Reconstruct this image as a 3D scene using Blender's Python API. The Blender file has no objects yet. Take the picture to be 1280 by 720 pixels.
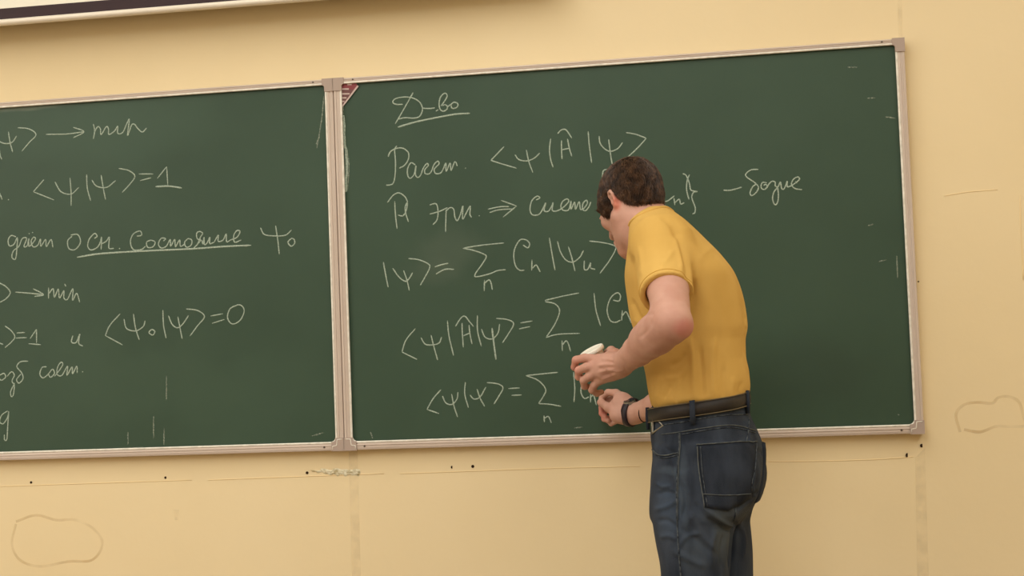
import bpy, bmesh, math, random
import numpy as np
from mathutils import Vector, Matrix, noise
from mathutils.bvhtree import BVHTree

scene = bpy.context.scene
COL = scene.collection
random.seed(7); np.random.seed(7)

# ------------------------------------------------------------------ camera
CAM = Vector((1.1283, -3.9327, 1.1179)); YAW, PITCH, ROLL, FOC = .16617, .053656, -.037617, 1900.0
def cam_axes():
    cy, sy, cp, sp, cr, sr = math.cos(YAW), math.sin(YAW), math.cos(PITCH), math.sin(PITCH), math.cos(ROLL), math.sin(ROLL)
    f = Vector((-sy*cp, cy*cp, sp)); r = Vector((cy, sy, 0)); u = r.cross(f)
    return r*cr + u*sr, -r*sr + u*cr, f
CR, CU, CF = cam_axes()
cd = bpy.data.cameras.new('camera'); cam = bpy.data.objects.new('camera', cd); COL.objects.link(cam)
cd.sensor_width = 36; cd.lens = 36*FOC/1280; cd.clip_start = .05
M = Matrix((CR, CU, -CF)).transposed().to_4x4(); M.translation = CAM
cam.matrix_world = M
scene.camera = cam

# ------------------------------------------------------------------ world, lights, exposure
w = bpy.data.worlds.new('world'); scene.world = w; w.use_nodes = True
w.node_tree.nodes['Background'].inputs[0].default_value = (1, .96, .9, 1)
w.node_tree.nodes['Background'].inputs[1].default_value = .25
scene.view_settings.view_transform = 'Standard'; scene.view_settings.look = 'None'
scene.view_settings.exposure = 0.0; scene.view_settings.gamma = 1.0
def area(name, loc, target, sx, sy, power, color):
    l = bpy.data.lights.new(name, 'AREA'); l.shape = 'RECTANGLE'; l.size = sx; l.size_y = sy; l.energy = power; l.color = color
    o = bpy.data.objects.new(name, l); COL.objects.link(o); o.location = loc
    o.rotation_euler = (Vector(target) - Vector(loc)).to_track_quat('-Z', 'Y').to_euler()
    return o
LC = (1, .995, .965)
for lx, ly, p in ((-2.6, -1.9, 42), (0.4, -1.9, 31), (3.1, -1.9, 28), (-2.6, -4.3, 48), (.4, -4.3, 46), (3.1, -4.3, 38), (-2.6, -6.5, 26), (1.2, -6.5, 26)):
    area('ceiling_lamp', (lx, ly, 3.22), (lx, ly, 0), 1.5, 2.3, p, LC)
area('window_daylight', (-4.3, -3.4, 1.9), (0, -1.2, 1.2), 2.6, 1.6, 44, (1, .97, .93))

# ------------------------------------------------------------------ helpers
def P(px, py, Y):                        # the point at depth Y that stands at (px, py) of the photograph
    d = CF + CR*((px-640)/FOC) + CU*((360-py)/FOC)
    return CAM + d*((Y - CAM.y)/d.y)
def rgb(r, g, b):                        # sRGB 0-255 to linear
    f = lambda c: (c/255/12.92) if c/255 <= .04045 else ((c/255+.055)/1.055)**2.4
    return (f(r), f(g), f(b), 1)
def mesh_obj(name, verts, faces, mat, parent=None, smooth=False, label=None):
    me = bpy.data.meshes.new(name)
    if isinstance(verts, np.ndarray):
        me.vertices.add(len(verts)); me.vertices.foreach_set('co', verts.astype(np.float32).ravel())
        n = len(faces); k = faces.shape[1]
        me.loops.add(n*k); me.loops.foreach_set('vertex_index', faces.astype(np.int32).ravel())
        me.polygons.add(n); me.polygons.foreach_set('loop_start', np.arange(0, n*k, k, dtype=np.int32))
        me.update(calc_edges=True); me.validate()
    else:
        me.from_pydata([tuple(v) for v in verts], [], faces); me.update()
    if smooth: me.polygons.foreach_set('use_smooth', [True]*len(me.polygons))
    if mat: me.materials.append(mat)
    o = bpy.data.objects.new(name, me); COL.objects.link(o)
    if parent: 
        o.parent = parent; o.matrix_parent_inverse = parent_inv(parent)
    if label: o['label'] = label
    return o
def parent_inv(p):
    m = Matrix.Identity(4); q = p
    chain = []
    while q: chain.append(q); q = q.parent
    for q in reversed(chain): m = m @ q.matrix_parent_inverse @ q.matrix_basis
    return m.inverted()
def bm_obj(name, bm, mat, parent=None, smooth=False, label=None):
    me = bpy.data.meshes.new(name); bm.normal_update(); bm.to_mesh(me); bm.free()
    if smooth: me.polygons.foreach_set('use_smooth', [True]*len(me.polygons))
    me.materials.append(mat)
    o = bpy.data.objects.new(name, me); COL.objects.link(o)
    if parent: o.parent = parent; o.matrix_parent_inverse = parent_inv(parent)
    if label: o['label'] = label
    return o
def box(name, a, b, mat, parent=None, bev=0, label=None):
    bm = bmesh.new(); bmesh.ops.create_cube(bm, size=1)
    for v in bm.verts: v.co = Vector([(a[i]+b[i])/2 + v.co[i]*(b[i]-a[i]) for i in range(3)])
    if bev: bmesh.ops.bevel(bm, geom=bm.edges[:], offset=bev, segments=2, affect='EDGES')
    return bm_obj(name, bm, mat, parent, False, label)
def empty(name, loc, label, cat, group=None):
    o = bpy.data.objects.new(name, None); COL.objects.link(o); o.location = loc; o.empty_display_size = .1
    tag(o, label, cat, group); return o
def tag(o, label, cat, group=None):
    o['label'] = label; o['category'] = cat
    if group: o['group'] = group
    return o
def struct(o): o['kind'] = 'structure'; return o
def smooth_path(pts, n=7):
    pts = [Vector(p) for p in pts]
    if len(pts) < 3:
        return [pts[0].lerp(pts[-1], i/4) for i in range(5)]
    out = []
    for i in range(len(pts)-1):
        p0 = pts[i-1] if i else pts[0]*2-pts[1]
        p1, p2 = pts[i], pts[i+1]
        p3 = pts[i+2] if i+2 < len(pts) else pts[-1]*2-pts[-2]
        for k in range(n):
            t = k/n
            out.append(.5*((2*p1)+(p2-p0)*t+(2*p0-5*p1+4*p2-p3)*t*t+(3*p1-p0-3*p2+p3)*t**3))
    out.append(pts[-1]); return out
def tube_data(pts, rad, sides=6, closed=False):
    verts, faces = [], []; n = len(pts)
    up = Vector((0, 0, 1)); prev = None
    for i, p in enumerate(pts):
        if closed: t = (pts[(i+1) % n]-pts[i-1])
        else: t = (pts[min(i+1, n-1)]-pts[max(i-1, 0)])
        t.normalize()
        if prev is None:
            a = t.cross(up); a = a if a.length > .1 else t.cross(Vector((1, 0, 0)))
        else: a = prev - t*prev.dot(t)
        a.normalize(); prev = a; b = t.cross(a)
        r = rad[i] if isinstance(rad, (list, tuple)) else rad
        for k in range(sides):
            th = 2*math.pi*k/sides; verts.append(p + a*(r*math.cos(th)) + b*(r*math.sin(th)))
    m = n if closed else n-1
    for i in range(m):
        for k in range(sides):
            j = (i+1) % n
            faces.append((i*sides+k, i*sides+(k+1) % sides, j*sides+(k+1) % sides, j*sides+k))
    if not closed:
        faces.append(tuple(range(sides))[::-1]); faces.append(tuple((n-1)*sides+k for k in range(sides)))
    return verts, faces
def tube(name, pts, rad, mat, parent=None, sides=6, closed=False, label=None):
    v, f = tube_data([Vector(p) for p in pts], rad, sides, closed)
    return mesh_obj(name, v, f, mat, parent, True, label)
def merge(parts):
    V, F = [], []
    for v, f in parts:
        o = len(V); V += list(v); F += [tuple(i+o for i in q) for q in f]
    return V, F

# ------------------------------------------------------------------ materials
def mat(name, col, rough=.6, spec=.5, col2=None, nscale=8, bump=0, bscale=60, metal=0, stretch=None, detail=4, sss=0, nlo=.35, nhi=.65):
    m = bpy.data.materials.new(name); m.use_nodes = True; nt = m.node_tree; N = nt.nodes; L = nt.links
    b = N['Principled BSDF']; b.inputs['Roughness'].default_value = rough; b.inputs['Metallic'].default_value = metal
    b.inputs['Specular IOR Level'].default_value = spec
    tc = N.new('ShaderNodeTexCoord'); vec = tc.outputs['Object']
    if stretch:
        mp = N.new('ShaderNodeMapping'); mp.inputs['Scale'].default_value = stretch; L.new(vec, mp.inputs[0]); vec = mp.outputs[0]
    if col2:
        nz = N.new('ShaderNodeTexNoise'); nz.inputs['Scale'].default_value = nscale; nz.inputs['Detail'].default_value = detail
        L.new(vec, nz.inputs['Vector'])
        rp = N.new('ShaderNodeValToRGB'); rp.color_ramp.elements[0].position = nlo; rp.color_ramp.elements[1].position = nhi
        rp.color_ramp.elements[0].color = col; rp.color_ramp.elements[1].color = col2
        L.new(nz.outputs['Fac'], rp.inputs[0]); L.new(rp.outputs[0], b.inputs['Base Color']); m['out'] = rp.name
    else: b.inputs['Base Color'].default_value = col
    if bump:
        n2 = N.new('ShaderNodeTexNoise'); n2.inputs['Scale'].default_value = bscale; L.new(vec, n2.inputs['Vector'])
        bp = N.new('ShaderNodeBump'); bp.inputs['Strength'].default_value = bump; bp.inputs['Distance'].default_value = .002
        L.new(n2.outputs['Fac'], bp.inputs['Height']); L.new(bp.outputs[0], b.inputs['Normal'])
    if sss:
        b.inputs['Subsurface Weight'].default_value = sss; b.inputs['Subsurface Radius'].default_value = (.012, .005, .003)
        b.inputs['Subsurface Scale'].default_value = 1
    return m
def spots(m, items, soft=True):          # local stains / flushes: (centre, size xyz, colour, strength)
    nt = m.node_tree; N = nt.nodes; L = nt.links; b = N['Principled BSDF']
    if b.inputs['Base Color'].is_linked: src = b.inputs['Base Color'].links[0].from_socket
    else:
        r = N.new('ShaderNodeRGB'); r.outputs[0].default_value = b.inputs['Base Color'].default_value; src = r.outputs[0]
    tc = N.new('ShaderNodeTexCoord')
    for c, s, col, k, nz in items:
        mp = N.new('ShaderNodeMapping'); mp.vector_type = 'POINT'
        mp.inputs['Location'].default_value = [-c[i]/s[i] for i in range(3)]; mp.inputs['Scale'].default_value = [1/x for x in s]
        vec = tc.outputs['Object']
        if nz:
            no = N.new('ShaderNodeTexNoise'); no.inputs['Scale'].default_value = nz[0]; L.new(vec, no.inputs['Vector'])
            vm = N.new('ShaderNodeVectorMath'); vm.operation = 'MULTIPLY_ADD'; L.new(no.outputs['Color'], vm.inputs[0])
            vm.inputs[1].default_value = (nz[1],)*3
            sub = N.new('ShaderNodeVectorMath'); sub.operation = 'SUBTRACT'; L.new(vec, sub.inputs[0]); sub.inputs[1].default_value = (nz[1]/2,)*3
            L.new(sub.outputs[0], vm.inputs[2]); vec = vm.outputs[0]
        L.new(vec, mp.inputs[0])
        ln = N.new('ShaderNodeVectorMath'); ln.operation = 'LENGTH'; L.new(mp.outputs[0], ln.inputs[0])
        mr = N.new('ShaderNodeMapRange'); mr.interpolation_type = 'SMOOTHSTEP'
        mr.inputs[1].default_value = 1; mr.inputs[2].default_value = .3; mr.inputs[3].default_value = 0; mr.inputs[4].default_value = k
        L.new(ln.outputs['Value'], mr.inputs[0])
        mx = N.new('ShaderNodeMix'); mx.data_type = 'RGBA'; L.new(mr.outputs[0], mx.inputs[0]); L.new(src, mx.inputs[6]); mx.inputs[7].default_value = col
        src = mx.outputs[2]
    L.new(src, b.inputs['Base Color'])
def grainy(m, scale, lo, hi):            # alpha grain, for chalk dust and stains
    nt = m.node_tree; N = nt.nodes; L = nt.links; b = N['Principled BSDF']
    nz = N.new('ShaderNodeTexNoise'); nz.inputs['Scale'].default_value = scale; nz.inputs['Detail'].default_value = 3
    tc = N.new('ShaderNodeTexCoord'); L.new(tc.outputs['Object'], nz.inputs['Vector'])
    mr = N.new('ShaderNodeMapRange'); mr.inputs[1].default_value = .35; mr.inputs[2].default_value = .65
    mr.inputs[3].default_value = lo; mr.inputs[4].default_value = hi
    L.new(nz.outputs['Fac'], mr.inputs[0]); L.new(mr.outputs[0], b.inputs['Alpha'])
    return m

m_wall = mat('painted_wall', rgb(235, 215, 171), .65, .3, rgb(239, 220, 178), 1.3, .25, 35)
m_wallpatch = grainy(mat('repair_filler', rgb(228, 214, 182), .8, .2), 30, .05, .2)
m_ridge = mat('old_paint_ridge', rgb(240, 216, 168), .6, .3)
m_plaster = mat('chipped_plaster', rgb(236, 230, 204), .9, .2, rgb(190, 176, 136), 90, .5, 200)
m_stain = grainy(mat('stain_edge', rgb(212, 182, 130), .7, .3), 10, .0, .32)
m_hole = mat('drilled_hole_dark', rgb(52, 36, 24), .95, .1)
m_ceil = mat('ceiling_paint', rgb(240, 238, 230), .8)
m_floor = mat('floor_linoleum', rgb(120, 100, 78), .5, .5, rgb(140, 118, 92), 5)
m_board = mat('chalkboard_green', rgb(47, 71, 53), .5, .4, rgb(54, 78, 60), 2.2, .05, 300, detail=6)
m_alu = mat('anodised_rail', rgb(200, 184, 170), .5, .4, rgb(206, 191, 178), 5, 0, metal=.1)
m_lip = mat('rail_lip', rgb(246, 242, 230), .5, .5, rgb(222, 218, 204), 60)
m_cap = mat('corner_plastic', rgb(176, 158, 146), .55, .4)
m_gap = mat('seam_dark', rgb(88, 62, 54), .8, .2)
m_screw = mat('screw_dark', rgb(96, 84, 72), .5, .5, metal=.5)
m_chalk = grainy(mat('chalk', rgb(204, 220, 202), .95, .1), 420, .35, .9)
m_dust = grainy(mat('chalk_dust', rgb(200, 210, 190), .95, .1), 260, .08, .5)
m_red = mat('sticker_red', rgb(134, 62, 66), .6, .4)
m_stline = mat('sticker_stripe', rgb(200, 180, 172), .6, .4)
m_stdark = mat('sticker_ground', rgb(112, 74, 72), .6, .4)
m_screen = mat('screen_fabric', rgb(250, 248, 232), .8, .2)
m_sborder = mat('screen_border', rgb(62, 48, 52), .7, .3)
m_sbar = mat('screen_bar', rgb(246, 238, 222), .4, .5)
spots(m_board, [(P(560, 312, 0), (.12, 9, .08), rgb(84, 98, 82), .35, (9, .06)), (P(540, 340, 0), (.10, 9, .05), rgb(84, 98, 82), .25, (12, .05)),
                (P(200, 480, 0), (.5, 9, .16), rgb(64, 88, 68), .3, (6, .3)), (P(760, 270, 0), (.3, 9, .1), rgb(62, 86, 64), .25, (6, .2)),
                (P(1000, 470, 0), (.25, 9, .12), rgb(40, 60, 44), .5, (4, .2)), (P(120, 165, 0), (.5, 9, .12), rgb(66, 92, 74), .3, (5, .2)),
                (P(30, 134, 0), (.16, 9, .012), rgb(120, 130, 112), .5, (20, .01))])

# ------------------------------------------------------------------ room shell
WY = .03
wb = struct(mesh_obj('wall_back', [(-4.5, WY, 0), (4.5, WY, 0), (4.5, WY, 3.3), (-4.5, WY, 3.3), (-4.5, WY+.2, 0), (4.5, WY+.2, 0), (4.5, WY+.2, 3.3), (-4.5, WY+.2, 3.3)],
       [(0, 1, 2, 3), (5, 4, 7, 6), (4, 0, 3, 7), (1, 5, 6, 2), (3, 2, 6, 7), (4, 5, 1, 0)], m_wall))
struct(box('floor', (-4.5, -9, -.1), (4.5, WY, 0), m_floor))
struct(box('ceiling', (-4.5, -9, 3.3), (4.5, WY, 3.4), m_ceil))
struct(box('wall_left', (-4.7, -9, 0), (-4.5, WY, 3.3), m_wall))
struct(box('wall_right', (4.5, -9, 0), (4.7, WY, 3.3), m_wall))
struct(box('wall_rear', (-4.5, -9.2, 0), (4.5, -9, 3.3), m_wall))

def ribbon_data(pts2, wid, y, h, taper=True):  # low relief stroke on a wall-parallel plane; pts2 = (x, z)
    p = smooth_path([(a, y, b) for a, b in pts2]); n = len(p); V = []; F = []
    for i, q in enumerate(p):
        t = (p[min(i+1, n-1)]-p[max(i-1, 0)]); t.y = 0
        t = t.normalized() if t.length > 1e-7 else Vector((1, 0, 0))
        s = Vector((-t.z, 0, t.x)); k = wid/2*(1+.18*noise.noise(q*90))
        if taper and (i == 0 or i == n-1): k *= .5
        V += [q-s*k, q-s*k*.6-Vector((0, h, 0)), q+s*k*.6-Vector((0, h, 0)), q+s*k]
    for i in range(n-1):
        for k in range(3): F.append((i*4+k, i*4+k+1, i*4+k+5, i*4+k+4))
    F.append((3, 2, 1, 0)); e = 4*(n-1); F.append((e, e+1, e+2, e+3))
    return V, F
def XZ(px, py, Y=WY): v = P(px, py, Y); return (v.x, v.z)

# wall marks: drilled holes, repair strip, chipped plaster, stains
for (px, py, r) in ((207, 597, .0035), (384, 591, .004), (565, 584, .0038), (591, 583, .0042), (1134, 569, .0055), (1152, 557, .0048), (39, 603, .0035), (1148, 352, .0022)):
    c = P(px, py, WY); bm = bmesh.new()
    bmesh.ops.create_cone(bm, cap_ends=True, segments=12, radius1=r*.7, radius2=r, depth=.001, matrix=Matrix.Translation((c.x, WY-.0003, c.z)) @ Matrix.Rotation(math.pi/2, 4, 'X') @ Matrix.Rotation(random.random(), 4, 'Y'))
    bm_obj('drilled_hole', bm, m_hole, wb)
for pts, wd in (([(260, 600), (340, 597), (480, 592)], .003), ([(500, 592), (560, 590), (700, 585), (800, 583)], .0022), ([(960, 577), (1040, 576), (1100, 574), (1142, 571)], .0025), ([(0, 608), (120, 604), (240, 600)], .002),
                ([(1180, 245), (1210, 240), (1247, 237)], .0025), ([(1275, 244), (1276, 290), (1279, 350)], .004)):
    mesh_obj('paint_ridge', *ribbon_data([XZ(*q) for q in pts], wd, WY+.0002, .0012), m_ridge, wb, True)
def patch(name, poly, m, h, lab=None):
    q = [XZ(*a) for a in poly]; n = len(q)
    V = [(a, WY+.0005, b) for a, b in q]+[(a, WY-h, b) for a, b in q]
    F = [tuple(range(n, 2*n))]+[(i, (i+1) % n, (i+1) % n+n, i+n) for i in range(n)]
    return mesh_obj(name, V, F, m, wb, False, lab)
# chipped plaster under the seam of the boards: an irregular crust
bm = bmesh.new(); nx, nz = 46, 12
for i in range(nx):
    for j in range(nz):
        px = 383+68*i/(nx-1); u = j/(nz-1)
        top = 587.5-1.5*(px > 400) + noise.noise(Vector((px*.12, 0, 3)))*2; bot = 589+6*min(1, max(0, (px-392)/25))+noise.noise(Vector((px*.2, 5, 0)))*3
        v = P(px, top+(bot-top)*u, WY); e = min(1, 4*u, 4*(1-u))*min(1, (px-383)/8, (451-px)/3)
        v.y = WY+.0006-max(0, e)*(.0022+.0035*abs(noise.noise(Vector((px*.35, u*4, 1)))))
        bm.verts.new(v)
bm.verts.ensure_lookup_table()
for i in range(nx-1):
    for j in range(nz-1): bm.faces.new([bm.verts[k] for k in (i*nz+j, i*nz+j+1, (i+1)*nz+j+1, (i+1)*nz+j)])
bmesh.ops.recalc_face_normals(bm, faces=bm.faces[:])
bm_obj('chipped_plaster', bm, m_plaster, wb, False, 'pale chipped plaster under the seam of the boards')
patch('filler_strip', [(436, 564), (447, 563), (452, 760), (441, 760)], m_wallpatch, .0004, 'vertical filled groove below the board seam')
patch('filler_strip', [(1144, 572), (1156, 560), (1162, 760), (1147, 760)], m_wallpatch, .0004, 'vertical filled groove below the board corner')
patch('filler_strip', [(1121, -40), (1127, -40), (1128, 46), (1123, 46)], m_wallpatch, .0004, 'vertical filled groove above the board corner')
patch('paint_chip', [(217, 637), (224, 637), (222, 650), (219, 650)], m_wallpatch, .0005, 'small pale paint chip on the wall')
for pts in ([(1200, 540), (1195, 518), (1205, 506), (1222, 503), (1240, 504), (1248, 497), (1262, 496), (1274, 503), (1279, 520), (1282, 532), (1262, 533), (1245, 533), (1225, 540), (1205, 537)],
            [(20, 652), (45, 644), (70, 650), (95, 650), (118, 662), (128, 680), (115, 700), (85, 702), (50, 708), (25, 700), (15, 680), (20, 655)]):
    mesh_obj('stain_outline', *ribbon_data([XZ(*q) for q in pts], .007, WY, .0003, False), m_stain, wb, True)

# ------------------------------------------------------------------ chalkboards
BZ = .92
def profile_rail(name, x0, z0, x1, z1, wd, parent):      # U-shaped aluminium rail with a rounded face and a bright inner lip
    # local: length along (x0,z0)-(x1,z1); section across it
    prof = [(-.5, .0285), (-.5, .003), (-.44, .0), (-.16, -.0012), (-.12, .0004), (.10, .0004), (.14, -.0012), (.42, .0), (.5, .003), (.5, .0285)]
    a = Vector((x0, 0, z0)); b = Vector((x1, 0, z1)); t = (b-a).normalized(); s = Vector((-t.z, 0, t.x))
    V = []; F = []; n = len(prof)
    for e in (a, b):
        for u, y in prof: V.append(e + s*u*wd + Vector((0, y, 0)))
    for i in range(n-1): F.append((i, i+1, n+i+1, n+i))
    F += [tuple(range(n)), tuple(range(2*n-1, n-1, -1))]
    return mesh_obj(name, V, F, m_alu, parent)
def make_board(x0, x1, strokes, marks, label, left):
    g = empty('chalkboard', ((x0+x1)/2, .03, BZ), label, 'chalkboard')
    W = .0195; T = .0125; B = .020; H = 1.0
    box('writing_surface', (x0+.006, .008, BZ+.006), (x1-.006, .028, BZ+H-.006), m_board, g)
    profile_rail('frame_rail', x0, BZ+H-T/2, x1, BZ+H-T/2, T, g); profile_rail('frame_rail', x0, BZ+B/2, x1, BZ+B/2, B, g)
    profile_rail('frame_rail', x0+W/2, BZ+B, x0+W/2, BZ+H-T, W, g); profile_rail('frame_rail', x1-W/2, BZ+B, x1-W/2, BZ+H-T, W, g)
    # pale worn inner lip, chalk dust caught along it
    lip = [(x0+W+.0022, BZ+B+.012)]
    a0, a1, b0, b1 = x0+W+.001, x1-W-.001, BZ+B+.001, BZ+H-T-.001
    loop = []; r = .016
    for cx, cz, s in ((a1-r, b0+r, -90), (a1-r*.4, b1-r*.4, 0), (a0+r*.4, b1-r*.4, 90), (a0+r, b0+r, 180)):
        rr = r if cz < BZ+.5 else r*.4
        for k in range(5): an = math.radians(s+22.5*k); loop.append(Vector((cx+rr*math.cos(an), .0012, cz+rr*math.sin(an))))
    V, F = tube_data(loop, .0030, 8, True); mesh_obj('inner_lip', V, F, m_lip, g, True, 'pale inner lip of the frame')
    # fillets where the lip rounds the lower corners, moulded corner caps with raised edge
    for cx, sx in ((x0, 1), (x1, -1)):
        for cz, sz in ((BZ, 1), (BZ+H, -1)):
            L = .034 if sz > 0 else .030; hh = .030
            wv = W+.004; hv = (B if sz > 0 else T)+.004
            poly = [(-.001, -.001), (L, -.001), (L, hv), (wv+.004, hv), (wv, hv+.004), (wv, hh+.004), (-.001, hh+.004)]
            Y0, Y1 = .004, -.0045; n = len(poly)
            pts = [(cx+sx*u, cz+sz*v) for u, v in poly]
            V = [(a, Y0, b) for a, b in pts]+[(a, Y1+.001, b) for a, b in pts]
            cxm = sum(a for a, b in pts)/n; czm = sum(b for a, b in pts)/n
            q = list(range(n, 2*n)) if sx*sz > 0 else list(range(2*n-1, n-1, -1))
            F = [tuple(q)]+[((i, (i+1) % n, (i+1) % n+n, i+n) if sx*sz < 0 else (i+n, (i+1) % n+n, (i+1) % n, i)) for i in range(n)]
            mesh_obj('corner_cap', V, F, m_cap, g, False, 'moulded grey corner cap')
            if sz > 0:
                v, f = tube_data([Vector((cx+sx*a, Y1+.0015, cz+b)) for a, b in ((.004, .030), (wv-.006, .030), (wv-.004, .016), (.020, .014), (L-.003, .012), (L-.003, .002))], .0014, 6)
                mesh_obj('cap_rib', v, f, m_lip, g, True)
            zc = cz+sz*(B/2 if sz > 0 else T/2)
            bm = bmesh.new(); bmesh.ops.create_cone(bm, cap_ends=True, segments=12, radius1=.0028, radius2=.0022, depth=.002, matrix=Matrix.Translation((cx+sx*.055, -.0008, zc)) @ Matrix.Rotation(math.pi/2, 4, 'X'))
            bm_obj('screw', bm, m_screw, g)
    if not left:                                      # thick rubbed chalk edge beside the seam
        pts = [(x0+W+.004+.004*abs(noise.noise(Vector((k*.7, 2, 0))))+(.004 if 5 < k < 11 else 0), BZ+H-.10-.016*k) for k in range(14)]
        mesh_obj('chalk_edge', *ribbon_data(pts, .007, .0079, .0006), m_chalk, g, False, 'thick chalk rubbed along the left rail')
    for name, lab, strs in strokes:
        parts = []
        for wd, pts in strs: parts.append(ribbon_data(pts, wd, .0079, .0007))
        mesh_obj(name, *merge(parts), m_chalk, g, False, lab or None)
    parts = [ribbon_data(p, .0035, .0079, .0006) for p in marks]
    o = mesh_obj('chalk_smudge', *merge(parts), m_dust, g, False, 'faint rubbed chalk marks'); o['kind'] = 'stuff'
    return g
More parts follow.
